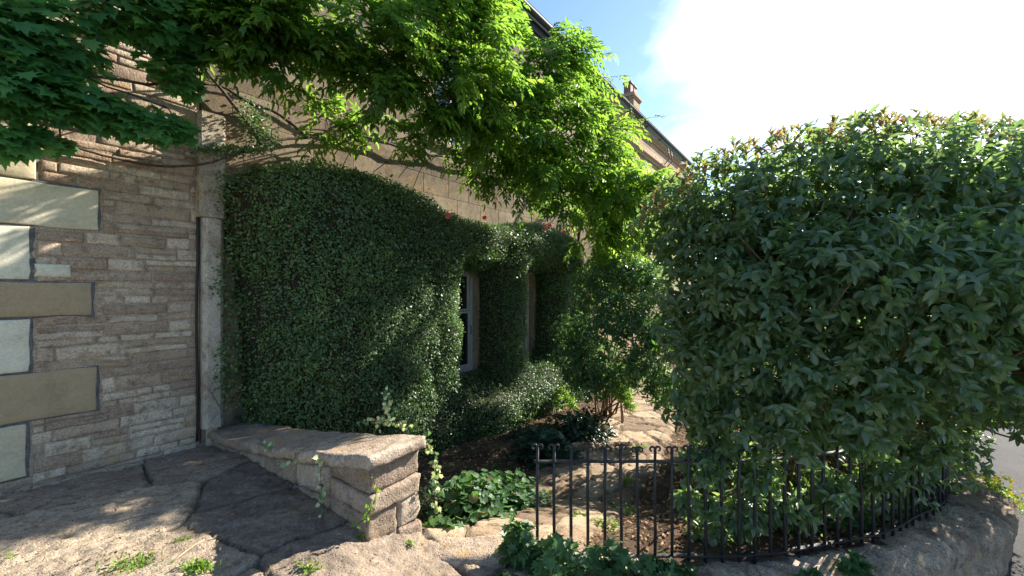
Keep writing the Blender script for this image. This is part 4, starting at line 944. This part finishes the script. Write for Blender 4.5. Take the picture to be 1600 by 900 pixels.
# foreground lobed plants before the railing
FG = [((.05, 2.66), .16, .15, 'fresh lobed leaves rising beside the left end of the railing'), ((.30, 2.56), .27, .20, 'broad lobed leaves in front of the second to fifth railing bars'), ((.62, 2.58), .26, .16, 'low broad leaves at the bottom edge in front of the railing'), ((.95, 2.6), .24, .13, 'dark low leaves on the plinth below the shrub, left clump'),
      ((1.9, 2.6), .12, .07, 'small leaf clump on the plinth under the middle of the shrub'), ((2.28, 2.72), .12, .10, 'small leaf clump on the plinth beside the curve of the railing'), ((-.06, 2.44), .12, .07, 'small bright leaves on the paving edge in front of the threshold stones')]
for i, ((x, y), R, h, lab) in enumerate(FG):
    zz = float(zp(np.array(x)))+.0 if y < 2.5 or x < .1 else PZ+.02
    mound('leafy_weed', lab, 'plant', (x, y, zz), (R, R*.7), h+(.1 if i < 3 else 0), M['herbg'] if i in (0, 1, 6) else M['herb'], int((120+420*R) if i < 4 else 70+260*R), .085 if i < 4 else .06, T_LOBED, 1.0, tint=lambda n: rng.uniform(0, .8, n))
# weeds on the path and bed
for i, (x, y, R, lab) in enumerate(((.75, 3.35, .14, 'pale weed tuft behind the railing near the path, nearest the camera'), (1.05, 3.9, .16, 'sunlit weed patch beside the path behind the middle of the railing'), (1.32, 4.6, .14, 'mossy weed at the right path edge beyond the railing'), (.6, 3.6, .1, 'little green weed on the path slabs'), (1.75, 5.6, .16, 'weed clump on the right edge of the path, farthest along'), (.35, 4.3, .1, 'tiny weed at the left path edge by the rounded mound'))):
    mound('path_weed', lab, 'weed', (x, y, float(zs(np.array(x), np.array(y)))+.01), (R, R), .07, M['grass'], 110, .035, T_OVATE, .6, stems=False)
# grass tufts in the paving joints
def tuft(label, x, y, n, R, h):
    z = float(terrace_z(np.array([x]), np.array([y]))[0]); th = thing('grass_tuft', label, 'grass tuft', (x, y, z), group='grass tufts in the paving'); lv = Leaves()
    P = np.stack([rng.normal(size=n)*R, rng.normal(size=n)*R*.6, np.full(n, -.01)], -1); A = rdir(n)*.6+np.array([0, 0, 1.]); lv.add(P, A, rdir(n), h*rng.uniform(.4, 1.1, n), .007, T_LANCE)
    m = n//2; P = np.stack([rng.normal(size=m)*R*1.1, rng.normal(size=m)*R*.7, rng.uniform(.0, .02, m)], -1); lv.add(P, rdir(m)+np.array([0, 0, .4]), rdir(m)*.5+np.array([0, 0, 1.]), .022, .014, T_OVATE)
    lv.build('blades', M['grass'], th)
for lab, px, py, n, R, h in (('leftmost big grass tuft in the sunlit paving joint', 205, 884, 130, .07, .04), ('bright grass tuft beside the shadow edge in the paving', 310, 890, 110, .035, .05), ('small sprig by the broken hole in the paving', 285, 843, 30, .02, .025),
                            ('grass tuft in the joint below the low wall', 483, 888, 60, .028, .03), ('tiny sprig in the shaded joint left of the low wall end', 365, 898, 20, .012, .025), ('thin sprig at the foot of the low wall corner', 562, 848, 22, .012, .03), ('small sprig right of the low wall end', 640, 862, 24, .015, .02), ('tiny green sprig at the far left of the sunlit paving', 15, 876, 14, .01, .02)):
    x, y = gp(px, py, float(zp(np.array((px-800)/640*2.3)))); tuft(lab, x, y, n, R, h)

# trailing variegated ivy on the low wall
def trail(label, pts, n, leaf, spread, mat='variegated', loc=None):
    P = resample(pts, .03); base = P[0]; th = thing('trailing_ivy', label, 'ivy sprig', base); s = MB(); s.tube(rel(P, base), .0028, 4); s.build('stem', M['twig'], th)
    lv = Leaves(); k = rng.integers(0, len(P), n); O = P[k]+rng.normal(size=(n, 3))*spread; A = rdir(n)+np.array([.0, -.1, -.6]); N = rdir(n)*.5+np.array([-.1, -1, .6])
    lv.add(rel(O, base), A, N, leaf*rng.uniform(.6, 1.2, n), leaf*rng.uniform(.6, 1.1, n), T_LOBED); lv.build('foliage', M[mat], th)
def wl_(t, o, z): return tuple(W(t, o, z))
trail('ivy strand trailing down the shaded side of the low wall', [wl_(1.16, 2.28, .34), wl_(1.14, 2.30, .24), wl_(1.13, 2.34, .12), wl_(1.12, 2.38, .02), wl_(1.1, 2.40, -.03)], 24, .042, .014, 'variegated')
trail('two pale ivy leaves on the shaded side of the low wall', [wl_(1.16, 1.9, .30), wl_(1.14, 1.95, .27), wl_(1.13, 1.85, .22)], 4, .05, .02)
trail('ivy hanging down the right edge of the low wall end', [wl_(1.74, 2.62, .42), wl_(1.76, 2.72, .30), wl_(1.75, 2.76, .12), wl_(1.76, 2.76, -.02), wl_(1.75, 2.74, -.16)], 60, .038, .022)
trail('upright variegated ivy sprig on top of the low wall', [wl_(1.78, 2.1, .42), wl_(1.80, 2.12, .50), wl_(1.79, 2.14, .60), wl_(1.82, 2.1, .66)], 44, .036, .018)
trail('variegated ivy creeping along the back edge of the low wall top', [wl_(1.76, 1.75, .34), wl_(1.76, 1.95, .38), wl_(1.76, 2.2, .43), wl_(1.76, 2.45, .46)], 50, .034, .016)
trail('pale green ivy tuft on the low wall top near the pilaster', [wl_(1.2, 1.28, .20), wl_(1.19, 1.38, .22), wl_(1.18, 1.46, .23)], 34, .034, .018)
trail('yellow-green ivy down the near corner of the low wall', [wl_(1.19, 2.80, .38), wl_(1.22, 2.80, .25), wl_(1.18, 2.79, .15), wl_(1.14, 2.72, .06)], 26, .026, .012, 'grass')
# twiggy dry stems on the house wall
for pts in ([(395, 432, .1), (365, 420, .12), (345, 425, .12), (330, 418, .12)], [(400, 412, .1), (375, 428, .14), (350, 430, .12)], [(385, 560, .1), (370, 575, .12), (350, 560, .1)], [(345, 640, .13), (330, 612, .13)]):
    trl = MB(); trl.tube(rel(resample([pf(*p) for p in pts], .04), iv_loc), .0035, 4); trl.build('twig', M['vinebark'], ivy)

# yellow flowered plant on the plinth at right
yp = np.array([4.55, 3.86, PZ-.04]); yt = thing('yellow_flowers', 'small clump of bright yellow flowers hanging over the plinth edge at right', 'flowers', yp)
n = 420; f = rng.random(n); O = np.stack([.02+rng.normal(size=n)*.05+f*.10, -.02-f*.12+rng.normal(size=n)*.07+.1, .12-f*.22+rng.normal(size=n)*.03], -1)
lv = Leaves(); lv.add(O, rdir(n)+np.array([0, -.3, .3]), rdir(n)*.5+np.array([0, -.4, 1]), .036, .016, T_OVATE); lv.build('foliage', M['grass'], yt)
for i in range(26):
    fl = Leaves(); f = rng.random(); c = np.array([.02+f*.12+rng.normal()*.05, -.04-f*.14+rng.normal()*.06+.1, .15-f*.20+rng.normal()*.03]); k = 6; a = np.arange(k)*math.pi/3; A = np.stack([np.cos(a), np.sin(a)*.6, np.sin(a)*.7], -1)
    fl.add(np.repeat(c[None], k, 0), A, np.tile([0, -.7, .7], (k, 1))+A*.3, .022, .018, T_OVATE); fl.build('flower', M['flower'], yt)

# litter: fallen leaves, twigs, pebbles
def litter(name, n, xr, yr, zf, cond, size, mat):
    x = rng.uniform(*xr, n); y = rng.uniform(*yr, n); k = cond(x, y); x, y = x[k], y[k]; n = len(x); lv = Leaves()
    P = np.stack([x, y, zf(x, y)+rng.uniform(.002, .018, n)], -1); A = rdir(n)*np.array([1, 1, .25]); N = np.array([0, 0, 1.])+rdir(n)*.35
    lv.add(P, A, N, size*rng.uniform(.4, 1.4, n), size*.5*rng.uniform(.5, 1.2, n), T_OVATE); o = lv.build(name, mat); o['kind'] = 'stuff'; return o
ob = litter('leaf_litter', 13000, (-1, 5), (2.9, 10), lambda x, y: zs(x, y)+.01, lambda x, y: inpoly(x, y, GARDEN) & ((pathdist(x, y)[0] > .5) | (rng.random(len(x)) < .35)), .045, M['litter'])
meta(ob, 'dry brown leaves scattered over the garden bed and path', 'fallen leaves')
ob = litter('leaf_litter', 520, (-3.8, .2), (2.0, 4.4), lambda x, y: terrace_z(x, y), lambda x, y: (TO(x, y)[1] > .05) & ~inpoly(x, y, GARDEN) & ~((TO(x, y)[0] > 1.1) & (TO(x, y)[1] < 2.85)), .025, M['litter'])
meta(ob, 'few dry leaf scraps scattered on the terrace paving', 'fallen leaves')
def gz_(px, py):
    x, y = gp(px, py, 0.0); return (x, y, float(terrace_z(np.array([x]), np.array([y]))[0])+.006)
q = MB(); a, b, c = gz_(262, 773), gz_(290, 745), gz_(316, 712); P = resample([a, b, c], .05); q.tube(rel(P, a), .004, 5); q.tube(rel(np.array([gz_(301, 741), gz_(318, 737)]), a), .003, 4)
ob = q.build('twig', M['drytwig'], None, True); ob.location = a; meta(ob, 'thin dry forked twig lying on the shaded terrace near the wall foot', 'twig')
q = MB(); a, b, c = gz_(270, 880), gz_(300, 858), gz_(320, 848); P = resample([a, b, c], .05); q.tube(rel(P, a), .005, 5)
ob = q.build('twig', M['drytwig'], None, True); ob.location = a; meta(ob, 'short dry twig on the sunlit paving beside a grass tuft', 'twig')
